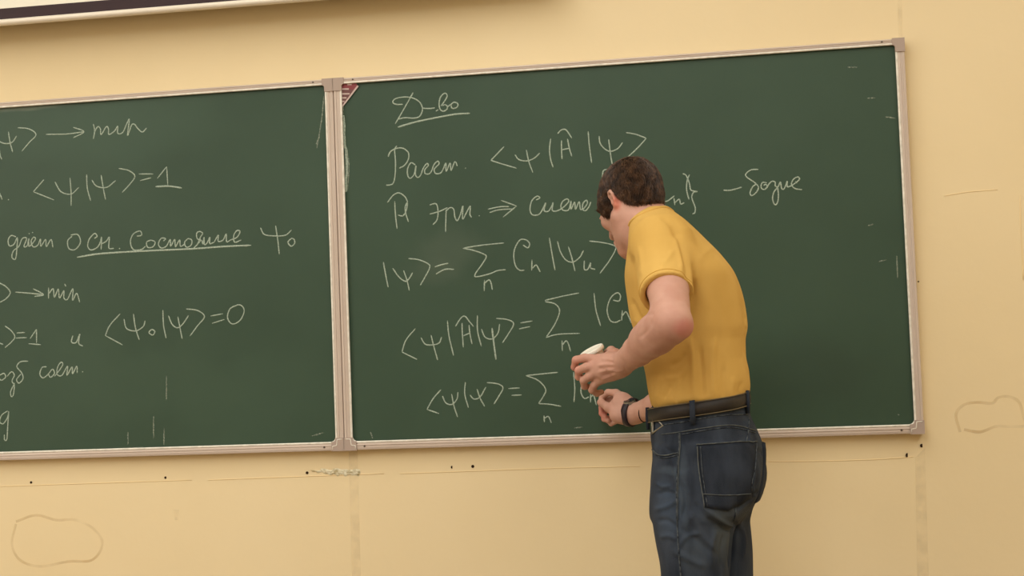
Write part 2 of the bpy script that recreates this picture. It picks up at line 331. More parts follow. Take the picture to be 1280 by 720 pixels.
# handwriting, in metres on the board plane (x, z): name, label, [(line width, points)]
WRITING_RIGHT = [('chalk_word','underlined chalk heading Д-во',[(0.0032,[(0.1896,1.8386),(0.1717,1.8397),(0.1625,1.8456),(0.1677,1.8541),(0.188,1.858),(0.2126,1.8555),(0.2331,1.8444),(0.2424,1.8285),(0.241,1.8132),(0.2316,1.8016),(0.2151,1.7996),(0.1951,1.8022),(0.1771,1.7998)]),(0.0032,[(0.2188,1.8682),(0.2079,1.8505),(0.189,1.821),(0.1668,1.7873)]),(0.0032,[(0.2427,1.8249),(0.2604,1.8225),(0.2769,1.8231)]),(0.0032,[(0.2793,1.8142),(0.2865,1.8181)]),(0.0032,[(0.2939,1.8273),(0.3041,1.8397),(0.3112,1.8515),(0.3093,1.8595),(0.3017,1.8595),(0.2925,1.8492),(0.2888,1.832),(0.2918,1.8178),(0.3001,1.8129),(0.3095,1.8175),(0.3107,1.8253),(0.3051,1.83),(0.2975,1.8279)]),(0.0032,[(0.3115,1.8239),(0.3215,1.8298),(0.3296,1.8349),(0.3397,1.8303),(0.338,1.8221),(0.329,1.8184),(0.3225,1.821),(0.3219,1.8276)]),(0.0045,[(0.1741,1.7781),(0.2169,1.7876),(0.2617,1.7944),(0.3285,1.8023),(0.3717,1.8025)])]),
('chalk_word','chalk word Рассм.',[(0.0032,[(0.1692,1.7279),(0.163,1.7174),(0.1642,1.6866),(0.1621,1.6517),(0.1569,1.6301),(0.1487,1.624),(0.1361,1.6239)]),(0.0032,[(0.1445,1.7001),(0.1517,1.7137),(0.1699,1.7213),(0.1877,1.7194),(0.2007,1.7063),(0.1992,1.6889),(0.1884,1.6742),(0.1738,1.6672)]),(0.0032,[(0.2182,1.6737),(0.2064,1.6797),(0.197,1.665),(0.1964,1.6475),(0.2028,1.6384),(0.2142,1.6486),(0.2199,1.671),(0.2178,1.6484),(0.2233,1.6394),(0.2319,1.6454),(0.2392,1.6625),(0.2494,1.6749),(0.2537,1.6699),(0.2459,1.6621),(0.2435,1.6578),(0.2441,1.6491),(0.2542,1.6472),(0.262,1.6546),(0.2697,1.6715),(0.2798,1.6797),(0.2831,1.6725),(0.2748,1.6647),(0.2692,1.6576),(0.2733,1.6469),(0.2866,1.6479),(0.2945,1.6592),(0.3017,1.6731),(0.3018,1.6513),(0.3132,1.6724),(0.3151,1.6532),(0.3247,1.6735),(0.3291,1.6732),(0.3323,1.6635)]),(0.0032,[(0.3536,1.6574),(0.3553,1.6556)])]),
('chalk_bracket','',[(0.0032,[(0.4604,1.7078),(0.4409,1.6895),(0.4236,1.6732)]),(0.0032,[(0.4236,1.6732),(0.4551,1.6613),(0.4917,1.6483)])]),
('chalk_psi','',[(0.0032,[(0.4887,1.6844),(0.4991,1.6708),(0.5206,1.666),(0.5404,1.6726),(0.5548,1.6847)]),(0.0032,[(0.5196,1.6955),(0.5249,1.6649),(0.5346,1.6342)])]),
('chalk_bar','',[(0.0032,[(0.5856,1.7216),(0.5814,1.6917),(0.5834,1.6657),(0.5891,1.6451)])]),
('chalk_operator','',[(0.0032,[(0.6143,1.7155),(0.6133,1.6897),(0.6136,1.6652)]),(0.0032,[(0.63,1.7179),(0.6341,1.6927),(0.6397,1.6709)]),(0.0032,[(0.6133,1.6897),(0.6341,1.6927)]),(0.0032,[(0.6047,1.7333),(0.6145,1.7422),(0.6275,1.7414),(0.6416,1.7189)])]),
('chalk_bar','',[(0.0032,[(0.6855,1.7342),(0.6871,1.6948),(0.6913,1.6506)])]),
('chalk_psi','',[(0.0032,[(0.7135,1.7199),(0.7172,1.6975),(0.7371,1.6788),(0.7603,1.6833),(0.7747,1.6995)]),(0.0032,[(0.7384,1.71),(0.7415,1.673),(0.7456,1.6395)])]),
('chalk_bracket','',[(0.0032,[(0.7849,1.7246),(0.8099,1.7184),(0.8367,1.7062)]),(0.0032,[(0.8367,1.7062),(0.8129,1.6824),(0.7854,1.6588)]),(0.0032,[(0.8049,1.6544),(0.8153,1.6528)])]),
('chalk_operator','',[(0.0032,[(0.1381,1.5771),(0.1567,1.597),(0.1724,1.6005),(0.1876,1.5887),(0.1938,1.5744)]),(0.0032,[(0.1583,1.5794),(0.1593,1.5423),(0.1624,1.505)]),(0.0032,[(0.1925,1.5745),(0.1867,1.5626),(0.1875,1.5451),(0.1942,1.5221)]),(0.0032,[(0.1659,1.5419),(0.1792,1.539),(0.1886,1.5516),(0.1938,1.5731)])]),
('chalk_word','chalk word эрм.',[(0.0032,[(0.2535,1.5641),(0.2713,1.5658),(0.2758,1.5446),(0.272,1.5231),(0.2605,1.5107)]),(0.0032,[(0.2526,1.5394),(0.2794,1.5453),(0.3018,1.5541)]),(0.0032,[(0.2981,1.5499),(0.2962,1.5218),(0.2942,1.4894)]),(0.0032,[(0.2961,1.5435),(0.3084,1.5537),(0.3184,1.5488),(0.3208,1.5292),(0.327,1.518),(0.3364,1.5348),(0.3438,1.5561),(0.3416,1.5216),(0.3528,1.5383),(0.3635,1.555),(0.3618,1.5335),(0.3659,1.5246)]),(0.0032,[(0.3858,1.5287),(0.3875,1.5269)])]),
('chalk_arrow','double chalk arrow',[(0.0032,[(0.4105,1.5438),(0.4421,1.5485),(0.4674,1.548)]),(0.0032,[(0.4145,1.5349),(0.4418,1.5408),(0.4767,1.541)]),(0.0032,[(0.4471,1.5655),(0.4878,1.5482)]),(0.0032,[(0.4878,1.5482),(0.4507,1.5209)])]),
('chalk_word','chalk word систем running behind the head',[(0.0032,[(0.5404,1.5612),(0.5506,1.5662),(0.543,1.5709),(0.5286,1.5588),(0.5234,1.5354),(0.5302,1.5222),(0.5476,1.5234),(0.5591,1.5399),(0.566,1.5524),(0.5609,1.5325),(0.5716,1.5298),(0.5816,1.543),(0.5854,1.5514),(0.5825,1.5322),(0.5932,1.5291),(0.6107,1.5371),(0.6264,1.5521),(0.6223,1.5592),(0.6114,1.5542),(0.6057,1.5417),(0.6105,1.5307),(0.6255,1.5307),(0.6329,1.553),(0.632,1.5316),(0.6422,1.5504),(0.644,1.531),(0.6542,1.5505),(0.6569,1.5307),(0.6655,1.532),(0.6754,1.5442),(0.674,1.5529),(0.6652,1.5469),(0.6621,1.5321),(0.6695,1.5257),(0.6793,1.5355),(0.685,1.548)])]),
('chalk_brace','',[(0.0032,[(0.7352,1.6305),(0.7213,1.6281),(0.7172,1.6076)])]),
('chalk_psi','',[(0.0032,[(0.8715,1.5667),(0.8753,1.5406),(0.8801,1.5158)]),(0.0032,[(0.8737,1.5382),(0.886,1.54),(0.9035,1.5522)])]),
('chalk_letter','',[(0.0032,[(0.9018,1.5464),(0.9034,1.5277)]),(0.0032,[(0.9037,1.5341),(0.9152,1.5422),(0.9185,1.5298),(0.9279,1.5327)])]),
('chalk_brace','',[(0.0032,[(0.9268,1.6086),(0.9362,1.6022),(0.9435,1.5808),(0.9453,1.566),(0.9524,1.5617),(0.9634,1.5596)]),(0.0032,[(0.9634,1.5596),(0.9522,1.5573),(0.9482,1.5438),(0.9553,1.519),(0.9538,1.5054),(0.9473,1.5024)]),(0.0032,[(0.9446,1.6052),(0.9376,1.5884),(0.9355,1.5641),(0.9403,1.5404)])]),
('chalk_dash','',[(0.0032,[(1.0296,1.5593),(1.0483,1.5582),(1.0767,1.5645)])]),
('chalk_word','chalk word базис',[(0.0032,[(1.1207,1.6079),(1.1021,1.6076),(1.0888,1.5981),(1.0913,1.5893),(1.1092,1.5751),(1.1187,1.5629),(1.1138,1.5501),(1.1011,1.5413),(1.0972,1.549),(1.1044,1.5638),(1.1148,1.571)]),(0.0032,[(1.1405,1.5719),(1.1306,1.5739),(1.126,1.5669),(1.127,1.5581),(1.1346,1.5556),(1.1412,1.5631),(1.1375,1.5683),(1.1322,1.5656)]),(0.0032,[(1.1384,1.5566),(1.1467,1.5695),(1.1549,1.5754),(1.1619,1.5721),(1.1615,1.5634),(1.1669,1.5579),(1.1685,1.5427),(1.1671,1.5254),(1.1621,1.5152),(1.1565,1.5173),(1.1535,1.5319),(1.1579,1.5476),(1.1684,1.5601),(1.1752,1.5719),(1.1774,1.5561),(1.1829,1.5535),(1.1891,1.5647),(1.1924,1.5732),(1.1923,1.5593),(1.202,1.5611),(1.2128,1.5677),(1.2231,1.5758),(1.22,1.5826),(1.209,1.578),(1.2029,1.5674),(1.2053,1.5586),(1.2135,1.5523),(1.2289,1.5494)]),(0.0032,[(1.213,1.5714),(1.2164,1.5666)])]),
('chalk_bar','',[(0.0032,[(0.1215,1.4177),(0.127,1.3826),(0.1326,1.3498)])]),
('chalk_psi','',[(0.0032,[(0.1468,1.4),(0.1625,1.3766),(0.1798,1.3636),(0.1912,1.3709),(0.2006,1.3856)]),(0.0032,[(0.1764,1.3925),(0.1844,1.3669),(0.1901,1.3384)])]),
('chalk_bracket','',[(0.0032,[(0.1908,1.4239),(0.2173,1.4196),(0.2435,1.4074),(0.2475,1.3964),(0.2334,1.3711),(0.2202,1.3509)])]),
('chalk_equals_sign','',[(0.0032,[(0.2617,1.3979),(0.2787,1.4027),(0.2987,1.406)]),(0.0032,[(0.2646,1.3791),(0.2893,1.3901),(0.3135,1.3889)])]),
('chalk_sigma','',[(0.0032,[(0.4507,1.4524),(0.3947,1.4496),(0.3419,1.4445)]),(0.0032,[(0.3397,1.4438),(0.3679,1.4367),(0.396,1.425),(0.4013,1.417),(0.3907,1.4003),(0.37,1.3733),(0.375,1.3666),(0.4093,1.3727),(0.4314,1.3802),(0.4523,1.3814)])]),
('chalk_letter','',[(0.0032,[(0.3947,1.357),(0.3928,1.3279)]),(0.0032,[(0.3944,1.3484),(0.4065,1.3565),(0.4119,1.3476),(0.4147,1.3303)])]),
('chalk_letter','',[(0.0032,[(0.5012,1.4442),(0.5139,1.4363),(0.5187,1.4476),(0.5083,1.458),(0.4931,1.4575),(0.4792,1.4367),(0.4753,1.4133),(0.4796,1.3895),(0.49,1.3783),(0.5021,1.3777)])]),
('chalk_letter','',[(0.0032,[(0.5235,1.4045),(0.5215,1.3759)]),(0.0032,[(0.5235,1.3818),(0.5338,1.3899),(0.5399,1.3801),(0.5438,1.3714)])]),
('chalk_bar','',[(0.0032,[(0.5718,1.4601),(0.5765,1.4221),(0.5836,1.3739)])]),
('chalk_psi','',[(0.0032,[(0.5928,1.45),(0.5992,1.423),(0.6126,1.3999),(0.6308,1.3929),(0.6497,1.4042),(0.6607,1.422)]),(0.0032,[(0.621,1.4342),(0.6292,1.4032),(0.636,1.3693)])]),
('chalk_letter','',[(0.0032,[(0.6617,1.3954),(0.6608,1.3731),(0.6702,1.3726),(0.6778,1.3885),(0.6772,1.3755),(0.6893,1.3709)])]),
('chalk_bracket','',[(0.0032,[(0.6768,1.4457),(0.7065,1.4409),(0.7347,1.4333),(0.7457,1.4238),(0.729,1.3942),(0.7011,1.3597)])]),
('chalk_bracket','',[(0.0032,[(0.2031,1.2365),(0.1765,1.2073),(0.1644,1.1758)]),(0.0032,[(0.1644,1.1758),(0.1859,1.1644),(0.2046,1.1546)])]),
('chalk_psi','',[(0.0032,[(0.2175,1.212),(0.2278,1.1946),(0.2467,1.1912),(0.2659,1.1957),(0.2735,1.2113)]),(0.0032,[(0.2449,1.2178),(0.2519,1.1857),(0.2605,1.1509)])]),
('chalk_bar','',[(0.0032,[(0.2907,1.2541),(0.2936,1.2132),(0.3041,1.1609)])]),
('chalk_operator','',[(0.0032,[(0.3118,1.2378),(0.3277,1.2594),(0.3386,1.2632),(0.3489,1.2506),(0.3608,1.2353)]),(0.0032,[(0.3299,1.2461),(0.3299,1.217),(0.3313,1.1815)]),(0.0032,[(0.3486,1.24),(0.3504,1.2161),(0.3548,1.1895)]),(0.0032,[(0.3313,1.2116),(0.3494,1.2188)])]),
('chalk_bar','',[(0.0032,[(0.3721,1.2644),(0.3711,1.2232),(0.3798,1.1822)])]),
('chalk_psi','',[(0.0032,[(0.3815,1.2281),(0.3903,1.2066),(0.4089,1.2006),(0.4255,1.2157),(0.4307,1.2392)]),(0.0045,[(0.41,1.2295),(0.4137,1.1872),(0.4176,1.146)])]),
('chalk_bracket','',[(0.0032,[(0.4227,1.2543),(0.4509,1.2499),(0.4681,1.2387),(0.4549,1.2145),(0.4363,1.1889)])]),
('chalk_equals_sign','',[(0.0032,[(0.4863,1.2395),(0.5183,1.2434)]),(0.0032,[(0.4819,1.2239),(0.5114,1.229)])]),
('chalk_sigma','',[(0.0032,[(0.6443,1.3113),(0.5992,1.3044),(0.5538,1.2959)]),(0.0032,[(0.5537,1.2928),(0.5799,1.2853),(0.5913,1.2665),(0.5778,1.233),(0.5527,1.1984)]),(0.0032,[(0.5527,1.1984),(0.5847,1.2055),(0.6426,1.2057)])]),
('chalk_letter','',[(0.0032,[(0.5946,1.1894),(0.5945,1.1617)]),(0.0032,[(0.5952,1.1773),(0.6051,1.1874),(0.6115,1.1783),(0.6161,1.1593)])]),
('chalk_bar','',[(0.0032,[(0.6836,1.3095),(0.687,1.2649),(0.6974,1.2228)])]),
('chalk_letter','',[(0.0032,[(0.7328,1.2884),(0.7481,1.2857),(0.7523,1.2997),(0.7437,1.307),(0.7269,1.2948),(0.7163,1.2648),(0.7225,1.237),(0.7365,1.2307),(0.7501,1.2358)])]),
('chalk_letter','',[(0.0032,[(0.7556,1.2611),(0.7528,1.2341)]),(0.0032,[(0.7546,1.2469),(0.7647,1.2566),(0.7708,1.2463),(0.7777,1.2278)])]),
('chalk_bracket','',[(0.0032,[(0.2669,1.0724),(0.2443,1.0484),(0.2271,1.0214)]),(0.0032,[(0.2271,1.0214),(0.2592,1.0093)])]),
('chalk_psi','',[(0.0032,[(0.27,1.0554),(0.2791,1.0366),(0.2951,1.0324),(0.3091,1.0462),(0.3125,1.0645)]),(0.0032,[(0.2951,1.0598),(0.3004,1.028),(0.309,0.9988)])]),
('chalk_bar','',[(0.0032,[(0.3334,1.0901),(0.3306,1.0586),(0.3389,1.0225)])]),
('chalk_psi','',[(0.0032,[(0.3445,1.0555),(0.3548,1.0446),(0.3711,1.0493),(0.3881,1.075)]),(0.0032,[(0.3638,1.0706),(0.371,1.0467),(0.3825,1.0242)])]),
('chalk_bracket','',[(0.0032,[(0.3912,1.0865),(0.4205,1.0818),(0.4334,1.0708),(0.422,1.0502),(0.4078,1.0297)])]),
('chalk_equals_sign','',[(0.0032,[(0.4477,1.0687),(0.4776,1.0693)]),(0.0032,[(0.4556,1.0506),(0.4822,1.0508)])]),
('chalk_sigma','',[(0.0032,[(0.5807,1.1063),(0.5384,1.1037),(0.4958,1.1011)]),(0.0032,[(0.4958,1.1011),(0.5271,1.0874),(0.5463,1.0642),(0.5403,1.0462),(0.5264,1.0268)]),(0.0032,[(0.5264,1.0268),(0.5564,1.0237),(0.5851,1.0176)])]),
('chalk_letter','',[(0.0032,[(0.5394,0.9956),(0.5398,0.9784)]),(0.0032,[(0.5402,0.9878),(0.5509,0.9921),(0.5582,0.9752)])]),
('chalk_bar','',[(0.0032,[(0.6218,1.1059),(0.6233,1.0641),(0.6197,1.0278)])]),
('chalk_letter','',[(0.0032,[(0.6506,1.0788),(0.6413,1.0687),(0.6395,1.0506),(0.6474,1.0363),(0.6595,1.0395)])]),
('chalk_letter','',[(0.0032,[(0.664,1.0471),(0.6632,1.0254)]),(0.0032,[(0.6642,1.0393),(0.6717,1.0427),(0.678,1.0181)])])]

WRITING_LEFT = [('chalk_psi','',[(0.0032,[(-0.9924,1.8238),(-0.9726,1.81),(-0.9559,1.8039),(-0.9358,1.8064),(-0.9221,1.8237)]),(0.0032,[(-0.9465,1.8366),(-0.9425,1.8081),(-0.9351,1.7782)])]),
('chalk_bar','',[(0.0032,[(-0.9798,1.8481),(-0.9745,1.7818),(-0.9683,1.7595)])]),
('chalk_bracket','',[(0.0032,[(-0.9182,1.8461),(-0.885,1.8408),(-0.8641,1.8232),(-0.8859,1.8014),(-0.9077,1.779)])]),
('chalk_arrow','chalk arrow to the first min',[(0.0032,[(-0.8342,1.822),(-0.7727,1.8193),(-0.7212,1.8223)]),(0.0032,[(-0.7525,1.8367),(-0.7212,1.8223),(-0.7532,1.8075)])]),
('chalk_word','chalk word min on the top line',[(0.0032,[(-0.6931,1.8423),(-0.6896,1.8234),(-0.6941,1.8001)]),(0.0032,[(-0.6917,1.8173),(-0.6802,1.834),(-0.6725,1.8273),(-0.6709,1.811),(-0.6553,1.8318),(-0.6489,1.8258),(-0.648,1.8102),(-0.6315,1.8185),(-0.6214,1.8315),(-0.6219,1.8117),(-0.6075,1.8132),(-0.5952,1.836),(-0.587,1.8479),(-0.5934,1.8037),(-0.5809,1.832),(-0.5718,1.8332),(-0.563,1.8215),(-0.5503,1.8108),(-0.537,1.8211)])]),
('chalk_letter','',[(0.0032,[(-0.9821,1.6757),(-0.9757,1.6628),(-0.9693,1.6468)]),(0.0032,[(-0.9519,1.6465),(-0.9493,1.6444)])]),
('chalk_bracket','',[(0.0032,[(-0.843,1.6958),(-0.8607,1.6781),(-0.8756,1.6634)]),(0.0032,[(-0.8756,1.6634),(-0.8146,1.6369)])]),
('chalk_psi','',[(0.0032,[(-0.8107,1.6877),(-0.7929,1.6587),(-0.7634,1.6508),(-0.74,1.6681)]),(0.0032,[(-0.7657,1.6963),(-0.7634,1.6539),(-0.7642,1.618)])]),
('chalk_bar','',[(0.0032,[(-0.7162,1.7027),(-0.7151,1.6636),(-0.7061,1.629)])]),
('chalk_psi','',[(0.0032,[(-0.7015,1.6863),(-0.6875,1.6682),(-0.6582,1.6634),(-0.6317,1.6804)]),(0.0032,[(-0.6737,1.6984),(-0.6681,1.6609),(-0.6623,1.6297)])]),
('chalk_bracket','',[(0.0032,[(-0.621,1.7138),(-0.592,1.7059),(-0.5748,1.6895),(-0.5896,1.6688),(-0.613,1.6466)])]),
('chalk_equals_sign','',[(0.0032,[(-0.563,1.695),(-0.521,1.6925)]),(0.0032,[(-0.5602,1.6763),(-0.5277,1.6824)])]),
('chalk_digit','chalk digit 1',[(0.0032,[(-0.5097,1.6795),(-0.4818,1.7105)]),(0.0032,[(-0.4818,1.7105),(-0.4799,1.6594)]),(0.0045,[(-0.5155,1.6571),(-0.4768,1.6561),(-0.4397,1.6491)])]),
('chalk_word','chalk word даёт',[(0.0032,[(-0.9302,1.5399),(-0.9447,1.5443),(-0.9537,1.5323),(-0.9507,1.516),(-0.9373,1.519),(-0.9262,1.5372),(-0.9282,1.5074),(-0.9328,1.4784),(-0.9434,1.4832),(-0.939,1.5005),(-0.9221,1.5133),(-0.9117,1.5339),(-0.8984,1.5339),(-0.9068,1.5125),(-0.8975,1.5133),(-0.8918,1.5329),(-0.8922,1.5118),(-0.8801,1.5205),(-0.8719,1.5319),(-0.8784,1.5359),(-0.8853,1.5239),(-0.879,1.5092),(-0.8657,1.5135),(-0.8573,1.5299),(-0.8565,1.51),(-0.8422,1.5279),(-0.84,1.5085),(-0.8257,1.527),(-0.8209,1.5051)]),(0.0032,[(-0.8915,1.5466),(-0.8894,1.5477)]),(0.0032,[(-0.8814,1.5491),(-0.8794,1.5503)])]),
('chalk_word','chalk word осн. on the underline',[(0.0032,[(-0.7629,1.5331),(-0.7763,1.5214),(-0.7736,1.4996),(-0.7552,1.4956),(-0.739,1.5151),(-0.7464,1.5365),(-0.7674,1.5364)]),(0.0032,[(-0.6976,1.5235),(-0.6896,1.5293),(-0.6972,1.5371),(-0.7126,1.5224),(-0.7177,1.5029),(-0.7081,1.492),(-0.6897,1.4984),(-0.6802,1.5134),(-0.6766,1.5255),(-0.6787,1.4917)]),(0.0032,[(-0.6784,1.5071),(-0.6632,1.5137),(-0.6538,1.5243),(-0.6558,1.4949),(-0.6416,1.4929)]),(0.0032,[(-0.626,1.4927),(-0.6234,1.4908)])]),
('chalk_word','underlined chalk word состояние',[(0.0032,[(-0.5739,1.5233),(-0.5596,1.5256),(-0.5639,1.5369),(-0.5835,1.5299),(-0.5924,1.5089),(-0.5846,1.487),(-0.5619,1.4858),(-0.5488,1.4944)]),(0.0032,[(-0.5322,1.5107),(-0.5453,1.5052),(-0.5424,1.491),(-0.5276,1.4915),(-0.5208,1.504),(-0.5322,1.5107)]),(0.0032,[(-0.4969,1.5058),(-0.4903,1.5122),(-0.5031,1.5135),(-0.5113,1.4986),(-0.5038,1.4872),(-0.4889,1.4913),(-0.4769,1.5091),(-0.4761,1.4907),(-0.4641,1.5084),(-0.462,1.4888),(-0.45,1.5065),(-0.4479,1.4893),(-0.4362,1.4936)]),(0.0032,[(-0.4262,1.5095),(-0.4361,1.4978),(-0.4301,1.4853),(-0.4171,1.4908),(-0.4155,1.5047),(-0.4262,1.5095)]),(0.0032,[(-0.4013,1.4869),(-0.3897,1.5107),(-0.3831,1.5213),(-0.3919,1.5266),(-0.4003,1.5222),(-0.3988,1.5075),(-0.388,1.5033)]),(0.0032,[(-0.388,1.5033),(-0.3979,1.4928),(-0.4097,1.4824)]),(0.0032,[(-0.3861,1.5032),(-0.3826,1.492),(-0.3796,1.5102),(-0.3788,1.4906),(-0.3711,1.4945),(-0.363,1.5093),(-0.3635,1.4923),(-0.3507,1.4953)]),(0.0032,[(-0.3507,1.4953),(-0.3387,1.5141),(-0.3392,1.4971),(-0.3251,1.5001),(-0.3158,1.516),(-0.3151,1.4947),(-0.3036,1.4989),(-0.2857,1.5053),(-0.2764,1.52),(-0.2852,1.5235),(-0.2944,1.5106),(-0.2924,1.4923),(-0.2733,1.4974)]),(0.0045,[(-0.7499,1.4737),(-0.6823,1.4802),(-0.5588,1.4814),(-0.4149,1.4803),(-0.3282,1.482),(-0.246,1.4814)])]),
('chalk_psi','',[(0.0032,[(-0.2181,1.5279),(-0.2073,1.5091),(-0.1761,1.5033),(-0.1479,1.5042),(-0.1306,1.5172)]),(0.0032,[(-0.1753,1.5316),(-0.1702,1.4921),(-0.167,1.4527)])]),
('chalk_digit','small chalk subscript 0',[(0.0032,[(-0.1313,1.4949),(-0.1416,1.4846),(-0.1332,1.4733),(-0.123,1.4806),(-0.1245,1.4916),(-0.1325,1.495)])]),
('chalk_bracket','',[(0.0032,[(-0.9961,1.4206),(-0.9809,1.4127),(-0.962,1.4011),(-0.9508,1.3849),(-0.9626,1.369),(-0.982,1.3591)])]),
('chalk_arrow','chalk arrow to the second min',[(0.0032,[(-0.9355,1.3856),(-0.8898,1.38),(-0.8519,1.3747)]),(0.0032,[(-0.8819,1.3924),(-0.8519,1.3747),(-0.8786,1.3709)])]),
('chalk_word','chalk word min on the middle line',[(0.0032,[(-0.8363,1.3939),(-0.8369,1.3633)]),(0.0032,[(-0.8351,1.3775),(-0.8227,1.3897),(-0.8194,1.3661),(-0.8076,1.3883),(-0.8044,1.3633),(-0.7911,1.3826),(-0.7915,1.3627),(-0.781,1.3587),(-0.7645,1.387),(-0.766,1.3552),(-0.7535,1.3738),(-0.7451,1.3486)]),(0.0032,[(-0.7883,1.4016),(-0.7847,1.3943)])]),
('chalk_bracket','',[(0.0032,[(-0.9681,1.2922),(-0.9493,1.2778),(-0.9397,1.2611),(-0.9499,1.2473),(-0.9694,1.2324)])]),
('chalk_letter','',[(0.0032,[(-0.9919,1.2525),(-0.9844,1.2451),(-0.9753,1.2412)])]),
('chalk_equals_sign','',[(0.0032,[(-0.9341,1.2715),(-0.9089,1.2719)]),(0.0032,[(-0.9367,1.2574),(-0.9039,1.2575)])]),
('chalk_digit','chalk digit 1',[(0.0032,[(-0.8941,1.2543),(-0.8745,1.2797)]),(0.0032,[(-0.8745,1.2797),(-0.8754,1.2407)]),(0.0032,[(-0.899,1.2402),(-0.8626,1.236)])]),
('chalk_word','chalk word и',[(0.0032,[(-0.7676,1.2576),(-0.7717,1.2401),(-0.7582,1.2382),(-0.7472,1.2603),(-0.7507,1.2357),(-0.7382,1.2268)])]),
('chalk_bracket','',[(0.0032,[(-0.6275,1.3117),(-0.6582,1.2813),(-0.6723,1.2537)]),(0.0032,[(-0.6723,1.2537),(-0.6223,1.2257)])]),
('chalk_psi','',[(0.0032,[(-0.6167,1.2972),(-0.6099,1.2709),(-0.5841,1.2628),(-0.5616,1.2738),(-0.5552,1.2896)]),(0.0032,[(-0.5889,1.31),(-0.5839,1.2712),(-0.5736,1.2378)])]),
('chalk_digit','small chalk subscript 0',[(0.0032,[(-0.5366,1.2657),(-0.545,1.2569),(-0.5348,1.2495),(-0.5279,1.259),(-0.5366,1.2657)])]),
('chalk_bar','',[(0.0032,[(-0.5034,1.3168),(-0.5024,1.2748),(-0.4959,1.2395)])]),
('chalk_psi','',[(0.0032,[(-0.4876,1.3009),(-0.4774,1.2762),(-0.4616,1.2664),(-0.4453,1.2779),(-0.4301,1.2985)]),(0.0032,[(-0.4608,1.2968),(-0.4553,1.2661),(-0.4497,1.2356)])]),
('chalk_bracket','',[(0.0032,[(-0.436,1.3169),(-0.403,1.3107),(-0.3844,1.2935),(-0.4041,1.2701),(-0.4272,1.2425)])]),
('chalk_equals_sign','',[(0.0032,[(-0.3665,1.2945),(-0.3315,1.2991)]),(0.0032,[(-0.3627,1.2744),(-0.3276,1.2832)])]),
('chalk_digit','large chalk digit 0',[(0.0032,[(-0.2885,1.3214),(-0.3109,1.3115),(-0.3186,1.2876),(-0.3058,1.2702),(-0.2835,1.2789),(-0.2707,1.3037),(-0.2785,1.3191),(-0.2917,1.3215)])]),
('chalk_word','chalk word возб',[(0.0032,[(-0.9925,1.1529),(-0.9828,1.1418),(-0.9696,1.1506),(-0.9747,1.1607),(-0.9863,1.1562)]),(0.0032,[(-0.965,1.1519),(-0.9517,1.1642),(-0.9435,1.1546),(-0.9507,1.1386),(-0.9441,1.1263),(-0.9477,1.1002),(-0.9539,1.0961),(-0.9551,1.1103),(-0.9424,1.1333)]),(0.0032,[(-0.9016,1.1921),(-0.9244,1.1908),(-0.9354,1.1778),(-0.922,1.1609),(-0.9178,1.1445),(-0.9295,1.1321),(-0.9369,1.1423),(-0.9236,1.1574)])]),
('chalk_word','chalk word сост.',[(0.0032,[(-0.8473,1.1745),(-0.8602,1.1728),(-0.8674,1.1554),(-0.8586,1.1438),(-0.8432,1.1531),(-0.8301,1.1667),(-0.8243,1.1552),(-0.8358,1.145),(-0.8432,1.1559)]),(0.0032,[(-0.8245,1.1468),(-0.8074,1.1659),(-0.7988,1.1797),(-0.8047,1.1849),(-0.8148,1.1711),(-0.816,1.1521),(-0.8025,1.1488),(-0.7853,1.1736),(-0.7874,1.1489),(-0.7718,1.1709),(-0.7708,1.1519),(-0.7583,1.1725),(-0.7572,1.1535)]),(0.0032,[(-0.7428,1.1572),(-0.7399,1.1557)])]),
('chalk_letter','',[(0.0032,[(-0.9655,1.0561),(-0.9825,1.046),(-0.9905,1.0286),(-0.9799,1.0211),(-0.9658,1.0384),(-0.9625,1.0539),(-0.9664,1.0101),(-0.9694,0.9783),(-0.9763,0.9764),(-0.9768,0.9906)])])]

MARKS_RIGHT = [[(0.0239,1.8942),(0.0233,1.8071),(0.0182,1.7205),(0.0214,1.6119)],[(0.0256,1.7417),(0.035,1.6869),(0.028,1.6115)],[(1.3545,1.8569),(1.3824,1.8549)],[(1.4023,1.7733),(1.4222,1.774)],[(1.4435,1.7234),(1.4709,1.7175)],[(1.3884,1.4487),(1.4024,1.452)],[(1.4555,1.368),(1.4547,1.3113)],[(1.4096,1.3561),(1.4295,1.3592)],[(0.0707,0.9665),(0.0768,0.9493)],[(0.6181,0.9604),(0.6391,0.9618)],[(1.4376,0.9693),(1.4414,0.9672)]]

MARKS_LEFT = [[(-0.0282,1.8759),(-0.037,1.811),(-0.0528,1.7357)],[(-0.0547,1.7467),(-0.0428,1.7678)],[(-0.6128,0.9872),(-0.6137,0.9523)],[(-0.5377,1.0285),(-0.5393,0.9675)],[(-0.5086,0.9949),(-0.5098,0.9493)],[(-0.948,0.9354),(-0.5676,0.9444)],[(-0.0908,0.9607),(-0.0595,0.9683)],[(-0.4979,1.1362),(-0.4997,1.0708)]]

make_board(.0005, 1.5, WRITING_RIGHT, MARKS_RIGHT, 'green chalkboard behind the man, with the red sticker in its top left corner', False)
make_board(-1.5, -.0005, WRITING_LEFT, MARKS_LEFT, 'green chalkboard cut by the left edge, no one in front of it', True)
gr = bpy.data.objects['chalkboard']
